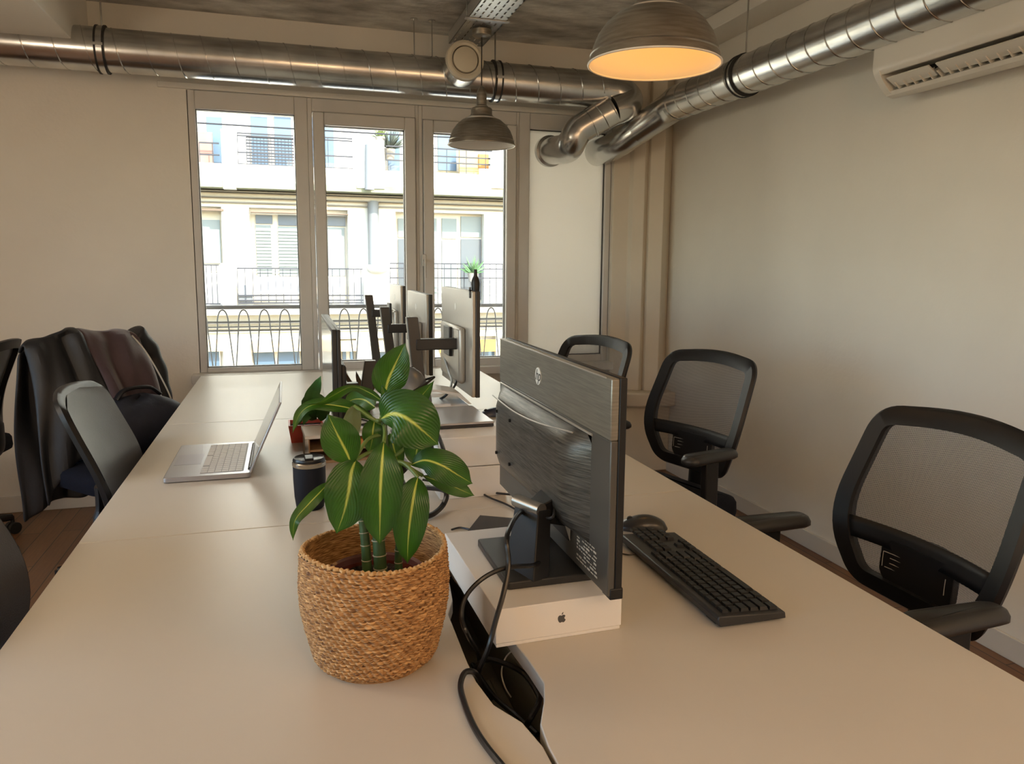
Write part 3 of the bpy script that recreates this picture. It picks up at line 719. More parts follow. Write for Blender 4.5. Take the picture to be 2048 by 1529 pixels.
# ---------------------------------------------------------------- keyboard and mice
k0 = A(1430, 1240, z=.745); k1 = A(1575, 1225, z=.745); k2 = A(1250, 1068, z=.75); k3 = A(1345, 1065, z=.75)
kx = ((k2+k3)/2-(k0+k1)/2); KL = kx.length; ang = math.atan2(kx.y, kx.x)
kw = .128; kc = (k0+k1+k2+k3)/4
kb = thing('keyboard', 'black wired full-size keyboard on the right desk', 'keyboard', (kc.x, kc.y, DZ), ang)
bt = math.radians(3.2)
def kz(y): return .019+(y)*math.tan(bt)      # left side (towards the monitor) is raised
b = MB(); L = KL/2+.003; w2 = kw/2
prof = [(-w2, .004), (-w2+.002, kz(-w2)), (w2-.002, kz(w2)), (w2, kz(w2)-.006), (w2-.004, .004)]
b.prism(prof, -L, L, 'yz'); b.build('keyboard_body', M_dark, kb, bevel=.002)
key0 = None; nk = 0
def add_key(x, y, lx, ly):
    global key0, nk
    if nk >= 99: return
    if key0 is None:
        key0 = MB().add([(-.5, -.5, 0), (.5, -.5, 0), (.5, .5, 0), (-.5, .5, 0), (-.42, -.42, 1), (.42, -.42, 1), (.42, .42, 1), (-.42, .42, 1)], [(4, 5, 6, 7), (0, 1, 5, 4), (1, 2, 6, 5), (2, 3, 7, 6), (3, 0, 4, 7)]).build('key', M_black, kb, smooth=False); o = key0
    else:
        o = key0.copy(); COL.objects.link(o)
    o.location = (x, y, kz(y)-.0005); o.scale = (lx, ly, .0055); o.rotation_euler = (bt, 0, 0); nk += 1
# local +x points away from the camera (numeric pad end), +y towards the monitor; user sits at -y
U = .0178
x_start = -L+.010
rows = [([1]*1+[0]*0+[1]*12, .7), ([1]*13+[2], 1), ([1.5]+[1]*12+[1.5], 1), ([1.75]+[1]*11+[2.25], 1), ([2.25]+[1]*10+[2.75], 1), ([1.25, 1.25, 1.25, 6.25, 1.25, 1.25, 1.25, 1.25], 1)]
y = w2-.020
for ri, (ks, hh) in enumerate(rows):
    x = x_start; sc = 15*U/sum(ks)
    for kk in ks:
        add_key(x+kk*sc/2, y, kk*sc-.0022, .0155 if ri else .012); x += kk*sc
    y -= .0182
for ci in range(3):
    for ri in (1, 2): add_key(x_start+15*U+.006+U*(ci+.5), w2-.020-.0182*ri, U-.0022, .0155)
add_key(x_start+15*U+.006+U*1.5, w2-.020-.0182*4, U-.0022, .0155)
for ci in range(3): add_key(x_start+15*U+.006+U*(ci+.5), w2-.020-.0182*5, U-.0022, .0155)
for ri in range(1, 6):
    for ci in range(4):
        if nk < 99: add_key(x_start+18*U+.012+U*(ci+.5), w2-.020-.0182*ri, U-.0022, .0155)
MB().box((-L+.02, -w2+.001, 0), (-L+.05, -w2+.01, .005)).box((L-.05, w2-.03, 0), (L-.02, w2-.008, .018)).box((-L+.02, w2-.03, 0), (-L+.05, w2-.008, .018)).build('keyboard_foot', M_black, kb)

def mouse(label, loc, rz, m):
    t = thing('computer_mouse', label, 'mouse', loc, rz, 'computer mice')
    P = []
    for i in range(17):
        u = i/16; x = -.055+.11*u
        wd = .031*(math.sin(PI*min(1, max(0, .5+ (u-.5)*.96)))**.45)*(1-.10*math.sin(u*PI)) if 0 < i < 16 else .004
        hh = .036*math.sin(PI*(u*.93+.035))**.62*(1-.28*u) if 0 < i < 16 else .004
        P.append([(x, wd*math.cos(a)*(1.0), max(.001, .001+hh*math.sin(a)**.75 if 0 < a < PI else .001)) for a in [PI*j/16 for j in range(17)]])
    MB().grid(P).build('mouse_body', m, t, angle=60)
    MB().cyl((.028, -.003, .0215), (.028, .003, .0215), .007, 16).build('scroll_wheel', M_blackm, t)
    return t
mouse('black computer mouse behind the keyboard', (.738, 1.478, DZ), math.radians(160), mat('mouse_black', (.035, .034, .034), .28))
mouse('dark blue computer mouse past the closed laptop, left of the near monitor', tuple(A(985, 832, z=DZ+.0)), math.radians(190), mat('mouse_blue', (.04, .055, .11), .3))

# ---------------------------------------------------------------- basket and plant
BX = Vector((.110, 1.082, DZ))
M_w = bpy.data.materials.new('seagrass'); M_w.use_nodes = True
nt = M_w.node_tree; bs = nt.nodes['Principled BSDF']; bs.inputs['Roughness'].default_value = .62
tc = nt.nodes.new('ShaderNodeTexCoord'); mp = nt.nodes.new('ShaderNodeMapping'); mp.inputs['Scale'].default_value = (34, 120, 1)
n1 = nt.nodes.new('ShaderNodeTexNoise'); n1.inputs['Scale'].default_value = 1; n1.inputs['Detail'].default_value = 4
nt.links.new(tc.outputs['UV'], mp.inputs[0]); nt.links.new(mp.outputs[0], n1.inputs['Vector'])
cr = nt.nodes.new('ShaderNodeValToRGB'); e = cr.color_ramp.elements
e[0].position = .34; e[0].color = (.10, .038, .010, 1); e[1].position = .66; e[1].color = (.70, .43, .19, 1); q_ = e.new(.5); q_.color = (.38, .19, .065, 1)
nt.links.new(n1.outputs[0], cr.inputs[0]); nt.links.new(cr.outputs[0], bs.inputs['Base Color'])
bk = thing('basket', 'brown woven seagrass basket holding the near potted plant', 'basket', BX)
H = .172
def brad(z):
    u = z/H
    if u < .12: return .070+.018*math.sin(u/.12*PI/2)
    return .088+.017*math.sin(min(1, (u-.12)/.6)*PI/2) - .003*max(0, u-.72)/.28
NT, NZ = 480, 190; rows_ = 27
rnd = [[random.random() for _ in range(90)] for _ in range(rows_+2)]
b = MB(); vs = []; k = 0
for i in range(NZ+1):
    u = i/NZ; z = H*u
    for j in range(NT+1):
        th_ = 2*PI*j/NT; tt = th_/(2*PI)*64
        row = u*rows_+.16*math.sin(th_*3+1)+.10*math.sin(th_*7+u*5)
        ri = int(max(0, min(rows_, row))); fr = row-ri
        ph = tt+(.5 if ri % 2 else 0)+rnd[ri][int(tt) % 64]*.15
        seg = ph-math.floor(ph)
        tilt = fr-.5+(.35)*(seg-.5)
        prof_ = max(0, 1-(tilt*2)**2)
        d = .0046*math.sqrt(prof_)*(.35+.65*abs(math.sin(PI*seg)))+.0012*(rnd[ri][int(ph) % 64]-.5)
        lip = .004*math.sin(th_*2+.6) if u > .9 else 0
        r = brad(z)+d
        b.v.append((r*math.cos(th_), r*math.sin(th_), z+lip*(u-.9)*10)); b.uv[len(b.v)-1] = (j/NT, (row+.2*(seg-.5))/rows_)
for i in range(NZ):
    for j in range(NT):
        a = i*(NT+1)+j; b.f.append((a, a+1, a+NT+2, a+NT+1))
b.build('basket_wall', M_w, bk, angle=80)
b = MB()
for i in range(25):
    u = i/24
    for j in range(121):
        th_ = 2*PI*j/120; z = .006+(H-.004)*u; r = brad(z)-.0045+.0009*math.sin(j*2.2+i*2.5)
        b.v.append((r*math.cos(th_), r*math.sin(th_), z+(.004*math.sin(th_*2+.6) if i == 24 else 0))); b.uv[len(b.v)-1] = (j/120, u)
for i in range(24):
    for j in range(120):
        a = i*121+j; b.f.append((a, a+121, a+122, a+1))
b.build('basket_lining', M_w, bk)
MB().lathe([(.001, .004), (.075, .004), (.075, 0), (.001, 0)], 40).build('basket_bottom', M_w, bk)
b = MB(); pts = []
for k in range(240):
    a = k*2*PI/240; r = brad(H)-.001+.0016*math.sin(k*1.7); pts.append((r*math.cos(a), r*math.sin(a), H+.0015+.004*math.sin(a*2+.6)+.0012*math.sin(k*2.3)))
b.tube(pts, .0030, 6, closed=True); o = b.build('basket_rim', mat('rim_straw', (.42, .22, .08), .65, col2=(.62, .40, .18), vscale=120), bk)

pp = thing('potted_plant', 'leafy green plant with yellow-green midribs standing in the woven basket', 'plant', (BX.x, BX.y, DZ+.006))
PO = pp.location
def prl(p): return tuple(Vector(p)-PO)
M_pot = mat('pot_brown', (.10, .018, .010), .22, coat=.4)
MB().lathe([(.001, 0), (.052, 0), (.068, .118), (.066, .118), (.064, .110), (.001, .108)], 44).build('nursery_pot', M_pot, pp)
MB().lathe([(.066, .117), (.074, .119), (.0755, .126), (.072, .129), (.068, .126), (.066, .117)], 44).build('pot_rim', mat('pot_rim', (.12, .05, .05), .15, coat=.6), pp)
b = MB(); P = []
for i in range(9):
    P.append([((.064*i/8)*math.cos(2*PI*j/28), (.064*i/8)*math.sin(2*PI*j/28), .110+.004*math.sin(i*3.1+j*1.7)+.003*random.random()) for j in range(29)])
b.grid(P).build('soil', mat('soil', (.012, .009, .007), .95, col2=(.05, .035, .025), vscale=90, bump=.8, bscale=120), pp)
for k in range(26):
    pass
M_stem = mat('stem_green', (.045, .09, .025), .4, col2=(.14, .20, .06), vscale=30, stretch=(1, 1, .4))
M_cane = mat('cane_dark', (.02, .045, .014), .4, col2=(.05, .10, .03), vscale=40)
YP = BX.y
def cane(px, r):
    pts = spline([prl(A(x, y, Y=Y_)) for x, y, Y_ in px], 6)
    MB().tube(pts, [r*(1.12-.25*i/len(pts)) for i in range(len(pts))], 12).build('stem', M_cane, pp)
    L = 0
    for i in range(1, len(pts), 3):
        MB().tube([pts[i], pts[i]+(pts[i]-pts[i-1]).normalized()*.0012], r*1.16, 12).build('stem_node', mat('node_ring', (.35, .30, .20), .6), pp)
cane([(735, 1158, 1.07), (732, 1100, 1.07), (727, 1050, 1.075), (722, 1000, 1.08), (724, 940, 1.085)], .0065)
cane([(762, 1162, 1.06), (760, 1120, 1.06), (757, 1060, 1.065), (765, 990, 1.07)], .0088)
cane([(798, 1150, 1.07), (797, 1110, 1.07), (800, 1060, 1.07)], .0055)
MB().tube(spline([prl(A(x, y, Y=Y_)) for x, y, Y_ in ((765, 990, 1.07), (772, 930, 1.08), (768, 870, 1.085), (766, 820, 1.085), (768, 780, 1.085))], 6), [.0075-.004*i/24 for i in range(25)], 10).build('stem', M_stem, pp)

def leaf_mat():
    m = bpy.data.materials.new('leaf'); m.use_nodes = True; nt = m.node_tree; b = nt.nodes['Principled BSDF']; b.inputs['Roughness'].default_value = .30
    tc = nt.nodes.new('ShaderNodeTexCoord'); sx = nt.nodes.new('ShaderNodeSeparateXYZ'); nt.links.new(tc.outputs['UV'], sx.inputs[0])
    # |u-.5|
    s = nt.nodes.new('ShaderNodeMath'); s.operation = 'SUBTRACT'; s.inputs[1].default_value = .5; nt.links.new(sx.outputs[0], s.inputs[0])
    a = nt.nodes.new('ShaderNodeMath'); a.operation = 'ABSOLUTE'; nt.links.new(s.outputs[0], a.inputs[0])
    # midrib thinner to the tip
    v = nt.nodes.new('ShaderNodeMath'); v.operation = 'MULTIPLY_ADD'; v.inputs[1].default_value = .045; v.inputs[2].default_value = 0.0; nt.links.new(sx.outputs[1], v.inputs[0])
    ad = nt.nodes.new('ShaderNodeMath'); ad.operation = 'ADD'; nt.links.new(a.outputs[0], ad.inputs[0]); nt.links.new(v.outputs[0], ad.inputs[1])
    cr = nt.nodes.new('ShaderNodeValToRGB'); e = cr.color_ramp.elements; e[0].position = .030; e[0].color = (.62, .68, .14, 1); e[1].position = .064; e[1].color = (.028, .12, .010, 1)
    x = e.new(.5); x.color = (.012, .062, .008, 1)
    nt.links.new(ad.outputs[0], cr.inputs[0])
    # side veins
    mu = nt.nodes.new('ShaderNodeMath'); mu.operation = 'MULTIPLY_ADD'; mu.inputs[1].default_value = -1.3; nt.links.new(a.outputs[0], mu.inputs[0]); nt.links.new(sx.outputs[1], mu.inputs[2])
    m2 = nt.nodes.new('ShaderNodeMath'); m2.operation = 'MULTIPLY'; m2.inputs[1].default_value = 70; nt.links.new(mu.outputs[0], m2.inputs[0])
    sn = nt.nodes.new('ShaderNodeMath'); sn.operation = 'SINE'; nt.links.new(m2.outputs[0], sn.inputs[0])
    bp = nt.nodes.new('ShaderNodeBump'); bp.inputs['Strength'].default_value = .25; bp.inputs['Distance'].default_value = .001; nt.links.new(sn.outputs[0], bp.inputs['Height']); nt.links.new(bp.outputs[0], b.inputs['Normal'])
    nz = nt.nodes.new('ShaderNodeTexNoise'); nz.inputs['Scale'].default_value = 5; nt.links.new(tc.outputs['UV'], nz.inputs['Vector'])
    mx = nt.nodes.new('ShaderNodeMix'); mx.data_type = 'RGBA'; mx.blend_type = 'OVERLAY'; mx.inputs[0].default_value = .35
    nt.links.new(cr.outputs[0], mx.inputs[6]); nt.links.new(nz.outputs[0], mx.inputs[7])
    # pale underside
    geo = nt.nodes.new('ShaderNodeNewGeometry'); m3 = nt.nodes.new('ShaderNodeMix'); m3.data_type = 'RGBA'
    nt.links.new(geo.outputs['Backfacing'], m3.inputs[0]); nt.links.new(mx.outputs[2], m3.inputs[6]); m3.inputs[7].default_value = (.13, .14, .065, 1)
    nt.links.new(m3.outputs[2], b.inputs['Base Color'])
    t = nt.nodes.new('ShaderNodeBsdfTranslucent'); t.inputs[0].default_value = (.16, .34, .03, 1); ms = nt.nodes.new('ShaderNodeMixShader'); ms.inputs[0].default_value = .20
    nt.links.new(b.outputs[0], ms.inputs[1]); nt.links.new(t.outputs[0], ms.inputs[2]); nt.links.new(ms.outputs[0], nt.nodes['Material Output'].inputs[0])
    return m
M_leaf = leaf_mat()
def leaf(pts, wpx, side=1, fold=.25, nrm=None, peak=.42, parent=None, m=None, name='leaf', rot=0, O=None):
    """pts: (px, py, Y) along the midrib from base to tip; wpx: full width in metres; rot: roll about the midrib"""
    O = O if O is not None else PO
    mid = spline([tuple(A(x, y, Y=Y_)-O) for x, y, Y_ in pts], 7); n = len(mid)
    b = MB(); cam_dir = (Vector((0, 0, EYE))-(A(pts[0][0], pts[0][1], Y=pts[0][2]))).normalized() if nrm is None else Vector(nrm).normalized()
    NW = 8; acc = [0]
    for i in range(1, n): acc.append(acc[-1]+(mid[i]-mid[i-1]).length)
    for i in range(n):
        T = (mid[min(i+1, n-1)]-mid[max(i-1, 0)]).normalized()
        N_ = (cam_dir-T*cam_dir.dot(T)).normalized(); Sd = T.cross(N_)
        if rot: R_ = Matrix.Rotation(rot, 3, T); N_ = R_ @ N_; Sd = R_ @ Sd
        u = acc[i]/acc[-1]
        wd = (math.sin(PI*u**(math.log(.5)/math.log(peak)))**.75)*wpx/2 if 0 < u < 1 else .0008
        if u > .85: wd *= (1-(u-.85)/.15)**.35 if u < 1 else .3
        for j in range(NW+1):
            s = j/NW*2-1
            q = mid[i]+Sd*s*wd+N_*(abs(s)*wd*fold-(s*s)*wd*fold*.55)+N_*.0016*math.sin(u*14+s*2)*abs(s)
            b.v.append(tuple(q)); b.uv[len(b.v)-1] = (j/NW, u)
    for i in range(n-1):
        for j in range(NW):
            a = i*(NW+1)+j; b.f.append((a, a+1, a+NW+2, a+NW+1))
    return b.build(name, m or M_leaf, parent or pp, angle=80)
def petiole(px, r=.0028, parent=None, O=None):
    O = O if O is not None else PO
    MB().tube(spline([tuple(A(x, y, Y=Y_)-O) for x, y, Y_ in px], 6), r, 7).build('petiole', mat('petiole_green', (.16, .24, .06), .4), parent or pp)
YL = YP
LV = [
 # upright top leaf
 ([(769, 792, YL), (776, 762, YL), (790, 730, YL-.005), (811, 687, YL-.01)], .050, dict(fold=.5, peak=.40)),
 # long arching leaf to the left, seen from below
 ([(772, 808, YL+.01), (738, 785, YL+.02), (703, 774, YL+.03), (665, 792, YL+.035), (640, 806, YL+.035), (610, 808, YL+.04)], .030, dict(fold=.3, nrm=(.1, -.55, -.75))),
 ([(747, 840, YL+.02), (715, 822, YL+.03), (675, 812, YL+.04), (628, 810, YL+.04), (600, 828, YL+.04), (585, 866, YL+.035)], .024, dict(fold=.3, nrm=(0, -.7, .7))),
 # left broad leaf
 ([(703, 931, YL-.03), (693, 905, YL-.035), (676, 872, YL-.04), (656, 829, YL-.04)], .052, dict(fold=.2, peak=.50)),
 # left hanging dark leaf
 ([(712, 920, YL-.03), (703, 945, YL-.04), (697, 985, YL-.05), (688, 1025, YL-.052), (673, 1068, YL-.05)], .065, dict(fold=.15, peak=.42)),
 # centre hanging leaf
 ([(768, 885, YL-.06), (765, 915, YL-.075), (761, 975, YL-.085), (760, 1035, YL-.085), (759, 1090, YL-.08)], .059, dict(fold=.15, peak=.48)),
 # right hanging leaf
 ([(836, 955, YL-.03), (829, 985, YL-.045), (821, 1035, YL-.055), (816, 1085, YL-.055), (815, 1128, YL-.05)], .050, dict(fold=.2, peak=.42)),
 # big right middle leaf
 ([(762, 838, YL-.02), (785, 828, YL-.04), (815, 838, YL-.055), (848, 864, YL-.06), (877, 890, YL-.055)], .078, dict(fold=.10, peak=.46)),
 # dark leaf hanging below it
 ([(840, 868, YL), (836, 890, YL-.01), (832, 910, YL-.01), (830, 932, YL-.01)], .040, dict(fold=.1)),
 # right far leaf, upper and lower blades
 ([(822, 930, YL-.01), (850, 921, YL-.02), (885, 932, YL-.03), (915, 950, YL-.03), (945, 968, YL-.02)], .046, dict(fold=.15, peak=.5)),
 ([(845, 952, YL+.0), (875, 962, YL), (905, 973, YL), (930, 984, YL), (949, 992, YL)], .026, dict(fold=.2, peak=.55)),
 # low left narrow leaf
 ([(656, 968, YL-.02), (640, 985, YL-.03), (616, 1010, YL-.04), (590, 1042, YL-.05), (586, 1082, YL-.05)], .020, dict(fold=.35, peak=.36)),
 # small middle leaf
 ([(782, 868, YL+.01), (786, 890, YL), (793, 915, YL), (801, 940, YL)], .028, dict(fold=.2)),
 # grey leaf seen from below
 ([(709, 812, YL+.02), (703, 840, YL), (700, 870, YL-.01), (706, 918, YL-.01)], .028, dict(fold=.3, nrm=(.3, .9, .1), peak=.4)),
 # left of centre green
 ([(750, 838, YL+.01), (746, 860, YL), (744, 882, YL), (738, 908, YL)], .030, dict(fold=.3)),
 # back right, pointing up-right
 ([(768, 826, YL+.03), (800, 816, YL+.05), (835, 800, YL+.07), (868, 762, YL+.09)], .036, dict(fold=.3, nrm=(-.1, -.55, .8))),
 # back left dark leaf
 ([(750, 815, YL+.06), (728, 800, YL+.08), (705, 800, YL+.09), (690, 812, YL+.09)], .034, dict(fold=.2)),
 # young furled centre
 ([(770, 815, YL-.005), (771, 800, YL-.01), (768, 785, YL-.01), (764, 770, YL-.01)], .012, dict(fold=.9)),
 # leaf behind the stem, lower
 ([(762, 905, YL+.02), (775, 930, YL+.02), (786, 960, YL+.02), (792, 1000, YL+.02)], .036, dict(fold=.2)),
]
for pts, wd, kw_ in LV: leaf(pts, wd, **kw_)
for px in ([(768, 870, 1.085), (735, 880, 1.07), (703, 931, YL-.03)], [(770, 900, 1.085), (740, 905, 1.07), (712, 920, YL-.03)], [(768, 850, 1.085), (770, 865, 1.05), (768, 885, YL-.06)], [(772, 930, 1.08), (805, 925, 1.07), (836, 955, YL-.03)],
           [(766, 830, 1.085), (764, 832, 1.07), (762, 838, YL-.02)], [(772, 920, 1.08), (800, 925, 1.075), (822, 930, YL-.01)], [(800, 925, 1.075), (825, 940, 1.08), (845, 952, YL)], [(724, 945, 1.085), (690, 950, 1.07), (656, 968, YL-.02)],
           [(772, 925, 1.08), (806, 900, 1.08), (840, 868, YL)], [(766, 840, 1.085), (755, 842, 1.08), (747, 840, YL+.02)], [(767, 850, 1.085), (740, 835, 1.085), (709, 812, YL+.02)]):
    petiole(px)

# ---------------------------------------------------------------- thermos mug
t = thing('travel_mug', 'dark blue-black insulated travel mug with a glossy lid, beside the basket plant', 'mug', (.037, 1.825, DZ))
MB().lathe([(.001, 0), (.028, 0), (.032, .004), (.0355, .03), (.0375, .075), (.0375, .104)], 40).build('mug_body', mat('mug_navy', (.010, .012, .020), .55, spec=.3), t)
MB().lathe([(.0375, .104), (.0385, .106), (.0385, .113), (.037, .115)], 40).build('steel_band', mat('steel', (.5, .47, .42), .25, metal=1), t)
MB().lathe([(.037, .115), (.0375, .119), (.035, .124), (.031, .121), (.001, .119)], 40).build('lid', M_blackg, t)
MB().box((-.010, -.020, .119), (.010, .020, .125)).build('lid_slider', M_blackg, t, bevel=.002)

# ---------------------------------------------------------------- open laptop
t = thing('laptop', 'open silver laptop on the left desk, screen facing the chair', 'laptop', (-.219, 2.315, DZ))
MB().prism(rpoly([(-.108, -.190), (.108, -.190), (.108, .190), (-.108, .190)], .010, 4), .002, .015).build('laptop_base', M_silver, t, bevel=.002)
MB().box((-.020, -.165, .0149), (.090, .165, .0154)).build('keyboard_bed', mat('key_bed', (.28, .28, .30), .5), t)
kk0 = None
for r_ in range(6):
    for c in range(15):
        if r_ == 0 and 3 <= c <= 8:
            if c != 5: continue
            sx_ = 5.4
        else: sx_ = 1
        if kk0 is None:
            kk0 = MB().box((-.5, -.5, 0), (.5, .5, 1)).build('key', mat('key_light', (.55, .54, .54), .5), t, smooth=False); o = kk0
        else: o = kk0.copy(); COL.objects.link(o)
        o.location = (-.011+r_*.0178, -.154+c*.0220, .0152); o.scale = (.0155, .0195*(sx_ if sx_ == 1 else 5.6), .0013)
        if sx_ > 1: o.location.y = -.154+5.5*.0220
MB().box((-.098, -.06, .0149), (-.028, .06, .0153)).build('trackpad', mat('trackpad', (.36, .36, .42), .3, metal=.5), t, bevel=.0001)
MB().cyl((.106, -.15, .014), (.106, .15, .014), .006, 12).build('hinge', M_dark, t)
sn_ = thing('screen_tilt', None, None); bpy.data.objects.remove(sn_)
a_ = math.atan2(.190, .085)
Ms = Matrix.Translation((.108, 0, .014)) @ Matrix.Rotation(-a_+PI/2-PI/2, 4, 'Y')
MB().box((0, -.190, -.0030), (.208, .190, .0030), Ms).build('lid', M_silver, t, bevel=.0015)
MB().box((.010, -.183, .0030), (.203, .183, .0034), Ms).build('screen', mat('laptop_screen', (.03, .03, .035), .10), t)

# ---------------------------------------------------------------- left desk monitor (screen towards the left)
def slab_monitor(label, X, y0, y1, z0, z1, face, post, m_back=M_silver, tilt=0, armz=None, light=False):
    """face=-1: screen looks to -X, +1: to +X. post=(x,y) stand column"""
    t = thing('monitor', label, 'monitor', (post[0], post[1], post[2]), 0, 'monitors on the desks')
    O = t.location
    def r(x, y, z): return (x-O.x, y-O.y, z-O.z)
    s = face
    MB().box(r(X-s*.012, y0, z0), r(X, y1, z1)).build('back_shell', m_back, t, bevel=.003)
    MB().box(r(X, y0-.001, z0-.001), r(X+s*.014, y1+.001, z1+.001)).build('bezel', M_dark, t, bevel=.002)
    MB().box(r(X+s*.0138, y0+.007, z0+.016), r(X+s*.0146, y1-.007, z1-.007)).build('screen', mat('screen_glare', (.02, .02, .024), .14), t)
    hz = z0+(z1-z0)*.42 if armz is None else armz; yc = (y0+y1)/2
    MB().box(r(X-s*.035, yc-.20*(y1-y0)*1.6, z0+.03), r(X-s*.012, yc+.20*(y1-y0)*1.6, z0+(z1-z0)*.64)).build('rear_housing', m_back, t, bevel=.010)
    zt = hz+.09
    MB().prism([(-.018, 0), (.022, 0), (.018-s*.040, zt-O.z), (-.020-s*.040, zt-O.z)], -.012, .016, 'xz').build('post', mat('post_grey', (.07, .065, .06), .35, metal=.3), t, bevel=.003)
    MB().box(r(min(post[0]-s*.03, X-s*.03), post[1]-.015, hz-.018), r(max(post[0], X-s*.03), post[1]+.025, hz+.018)).build('arm', M_dark, t, bevel=.004)
    MB().box(r(X-s*.045, yc-.05, hz-.05), r(X-s*.034, yc+.05, hz+.05)).build('mount_plate', M_dark, t, bevel=.003)
    MB().box((-.10, -.12, 0), (.10, .12, .012)).build('base', mat('base_grey', (.20, .20, .20), .35, metal=.4), t, bevel=.004)
    if light:
        MB().cyl(r(X-s*.0125, yc, z1-.06), r(X-s*.0118, yc, z1-.06), .013, 20).build('emblem', mat('emblem_pale', (.75, .74, .70), .4), t)
    return t
slab_monitor('dark monitor on the left desk with its bright reflecting screen turned left', .135, 2.30, 2.98, .775, 1.112, -1, (.215, 2.52, DZ), m_back=M_dark, armz=.90)
M_sil2 = mat('monitor_silver', (.46, .43, .38), .35, metal=.35)
slab_monitor('big curved-looking grey monitor beyond the near one, back to the camera, gadget on top', .565, 2.335, 2.83, .885, 1.222, 1, (.425, 2.47, DZ), m_back=M_sil2, armz=1.045, light=True)
slab_monitor('silver-backed monitor behind the central plant, middle of the window row', .525, 2.94, 3.42, .870, 1.186, 1, (.425, 3.20, DZ), m_back=M_sil2, armz=1.035, light=True)
slab_monitor('silver-backed monitor farthest away, nearest the window', .520, 3.60, 4.00, .870, 1.198, 1, (.420, 3.78, DZ), m_back=M_sil2, armz=1.06, light=True)
g = thing('clip_gadget', 'small black bottle-shaped gadget standing on top of the grey monitor', 'gadget', (.570, 2.36, 1.223))
MB().lathe([(.001, 0), (.013, 0), (.014, .025), (.011, .038), (.006, .048), (.005, .068), (.001, .068)], 16).build('gadget_body', M_black, g)
MB().box((-.020, -.006, -.022), (-.016, .006, .012)).box((-.02, -.006, .0), (.004, .006, .004)).build('clip', M_black, g)

# ---------------------------------------------------------------- white riser box, closed laptop, papers
t = thing('storage_box', 'white two-tier riser box on the right desk under the closed laptop', 'box', (.43, 2.12, DZ))
MB().box((-.085, -.32, 0), (.085, .32, .078)).build('lower_tier', M_box, t, bevel=.002)
MB().box((-.085, -.32, .080), (.085, .32, .155)).build('upper_tier', M_box, t, bevel=.002)
t = thing('laptop', 'closed silver laptop lying on the white riser box', 'laptop', (.422, 2.03, DZ+.155), .02)
MB().box((-.075, -.13, .001), (.085, .10, .008)).build('laptop_base', M_dark, t, bevel=.002)
MB().box((-.076, -.131, .0085), (.086, .101, .015)).build('lid', M_silver, t, bevel=.002)
t = thing('laptop_stand', 'pale folded laptop stand standing on the riser box', 'stand', (.44, 2.28, DZ+.155))
P = [(x, z) for x, z in ((-.08, .045), (-.02, .043), (.04, .028), (.075, .002), (.085, .002), (.05, .036), (-.02, .050), (-.08, .052))]
MB().prism(P, -.06, .06, 'xz').build('stand_plate', mat('pale_metal', (.62, .63, .64), .35, metal=.3), t, bevel=.001)
MB().box((-.08, -.06, .0), (.02, .06, .006)).build('stand_foot', MATS['pale_metal'], t)
for k, (x, y, rz) in enumerate(((.56, 2.20, .2), (.60, 2.10, -.15), (.41, 3.55, .1))):
    o = MB().box((-.05, -.07, 0), (.05, .07, .002)).build('paper', mat('paper', (.78, .77, .75), .7)); o.location = (x, y, DZ+.001+.001*k); o.rotation_euler = (0, 0, rz)
    tag(o, ('white sheet of paper by the blue mouse', 'white sheet of paper just left of the near monitor', 'sheet of paper on the desk near the farthest monitor')[k], 'paper', 'loose papers')

# black cables of the monitors
cable('black cable looping down behind the big grey monitor', [A(884, 700, X=.54), A(896, 740, X=.52), A(903, 765, X=.50), A(893, 790, X=.46), A(870, 803, X=.44), A(850, 815, X=.43)], .004)
cable('second black cable hanging below the big grey monitor', [A(905, 738, X=.55), A(912, 765, X=.53), A(895, 790, X=.49), A(872, 806, X=.45)], .004)
cable('black cable dropping from the middle monitor', [A(832, 700, X=.50), A(828, 730, X=.48), A(840, 770, X=.42), A(857, 800, X=.41), A(862, 830, X=.40)], .004)
cable('black cable sagging from the desk lamp to the desk gap', [A(860, 800, X=.39), A(864, 840, X=.35), A(880, 880, X=.333), A(890, 912, X=.325), A(894, 940, X=.322), A(892, 962, z=.736)], .005)
cable('short black cable beside the riser box front', [A(858, 870, X=.33), A(866, 905, X=.325), A(872, 930, X=.32), A(868, 955, z=.735)], .005)
cable('thick black looped tube standing on the desk behind the plant', [A(800, 972, z=.76), A(840, 975, z=.76), A(885, 980, z=.77), A(893, 992, z=.765), A(885, 1012, z=.745), A(868, 1028, z=.739), A(852, 1034, z=.739)], .0065)

# desk lamp with dome head
t = thing('desk_lamp', 'desk lamp with a grey-blue dome head and thin black arm, behind the plant', 'lamp', tuple(A(868, 862, z=DZ)))
O = t.location
lh = A(816, 790, Y=1.95)-O
MB().lathe([(.001, .075), (.015, .072), (.034, .058), (.049, .034), (.058, .004), (.062, -.018)], 36, Matrix.Translation(lh)).build('lamp_head', mat('lamp_bluegrey', (.20, .22, .25), .30, metal=.5), t)
MB().lathe([(.061, -.017), (.056, .004), (.046, .034), (.001, .068)], 36, Matrix.Translation(lh)).build('head_lining', M_black, t)
MB().lathe([(.001, -.018), (.030, -.018), (.030, -.006), (.001, -.006)], 24, Matrix.Translation(lh)).build('lamp_glass', M_blackg, t)
MB().cyl(lh+Vector((0, 0, .073)), lh+Vector((.0, 0, .085)), .006, 10).build('head_knob', mat('teal_knob', (.15, .35, .5), .4), t)
MB().tube([tuple(A(823, 733, Y=1.95)-O), tuple(A(842, 762, Y=1.95)-O), tuple(A(868, 755, Y=1.93)-O), tuple(A(850, 770, Y=1.90)-O), tuple(A(812, 792, Y=1.88)-O)], .0035, 8).build('wire_bracket', M_black, t)
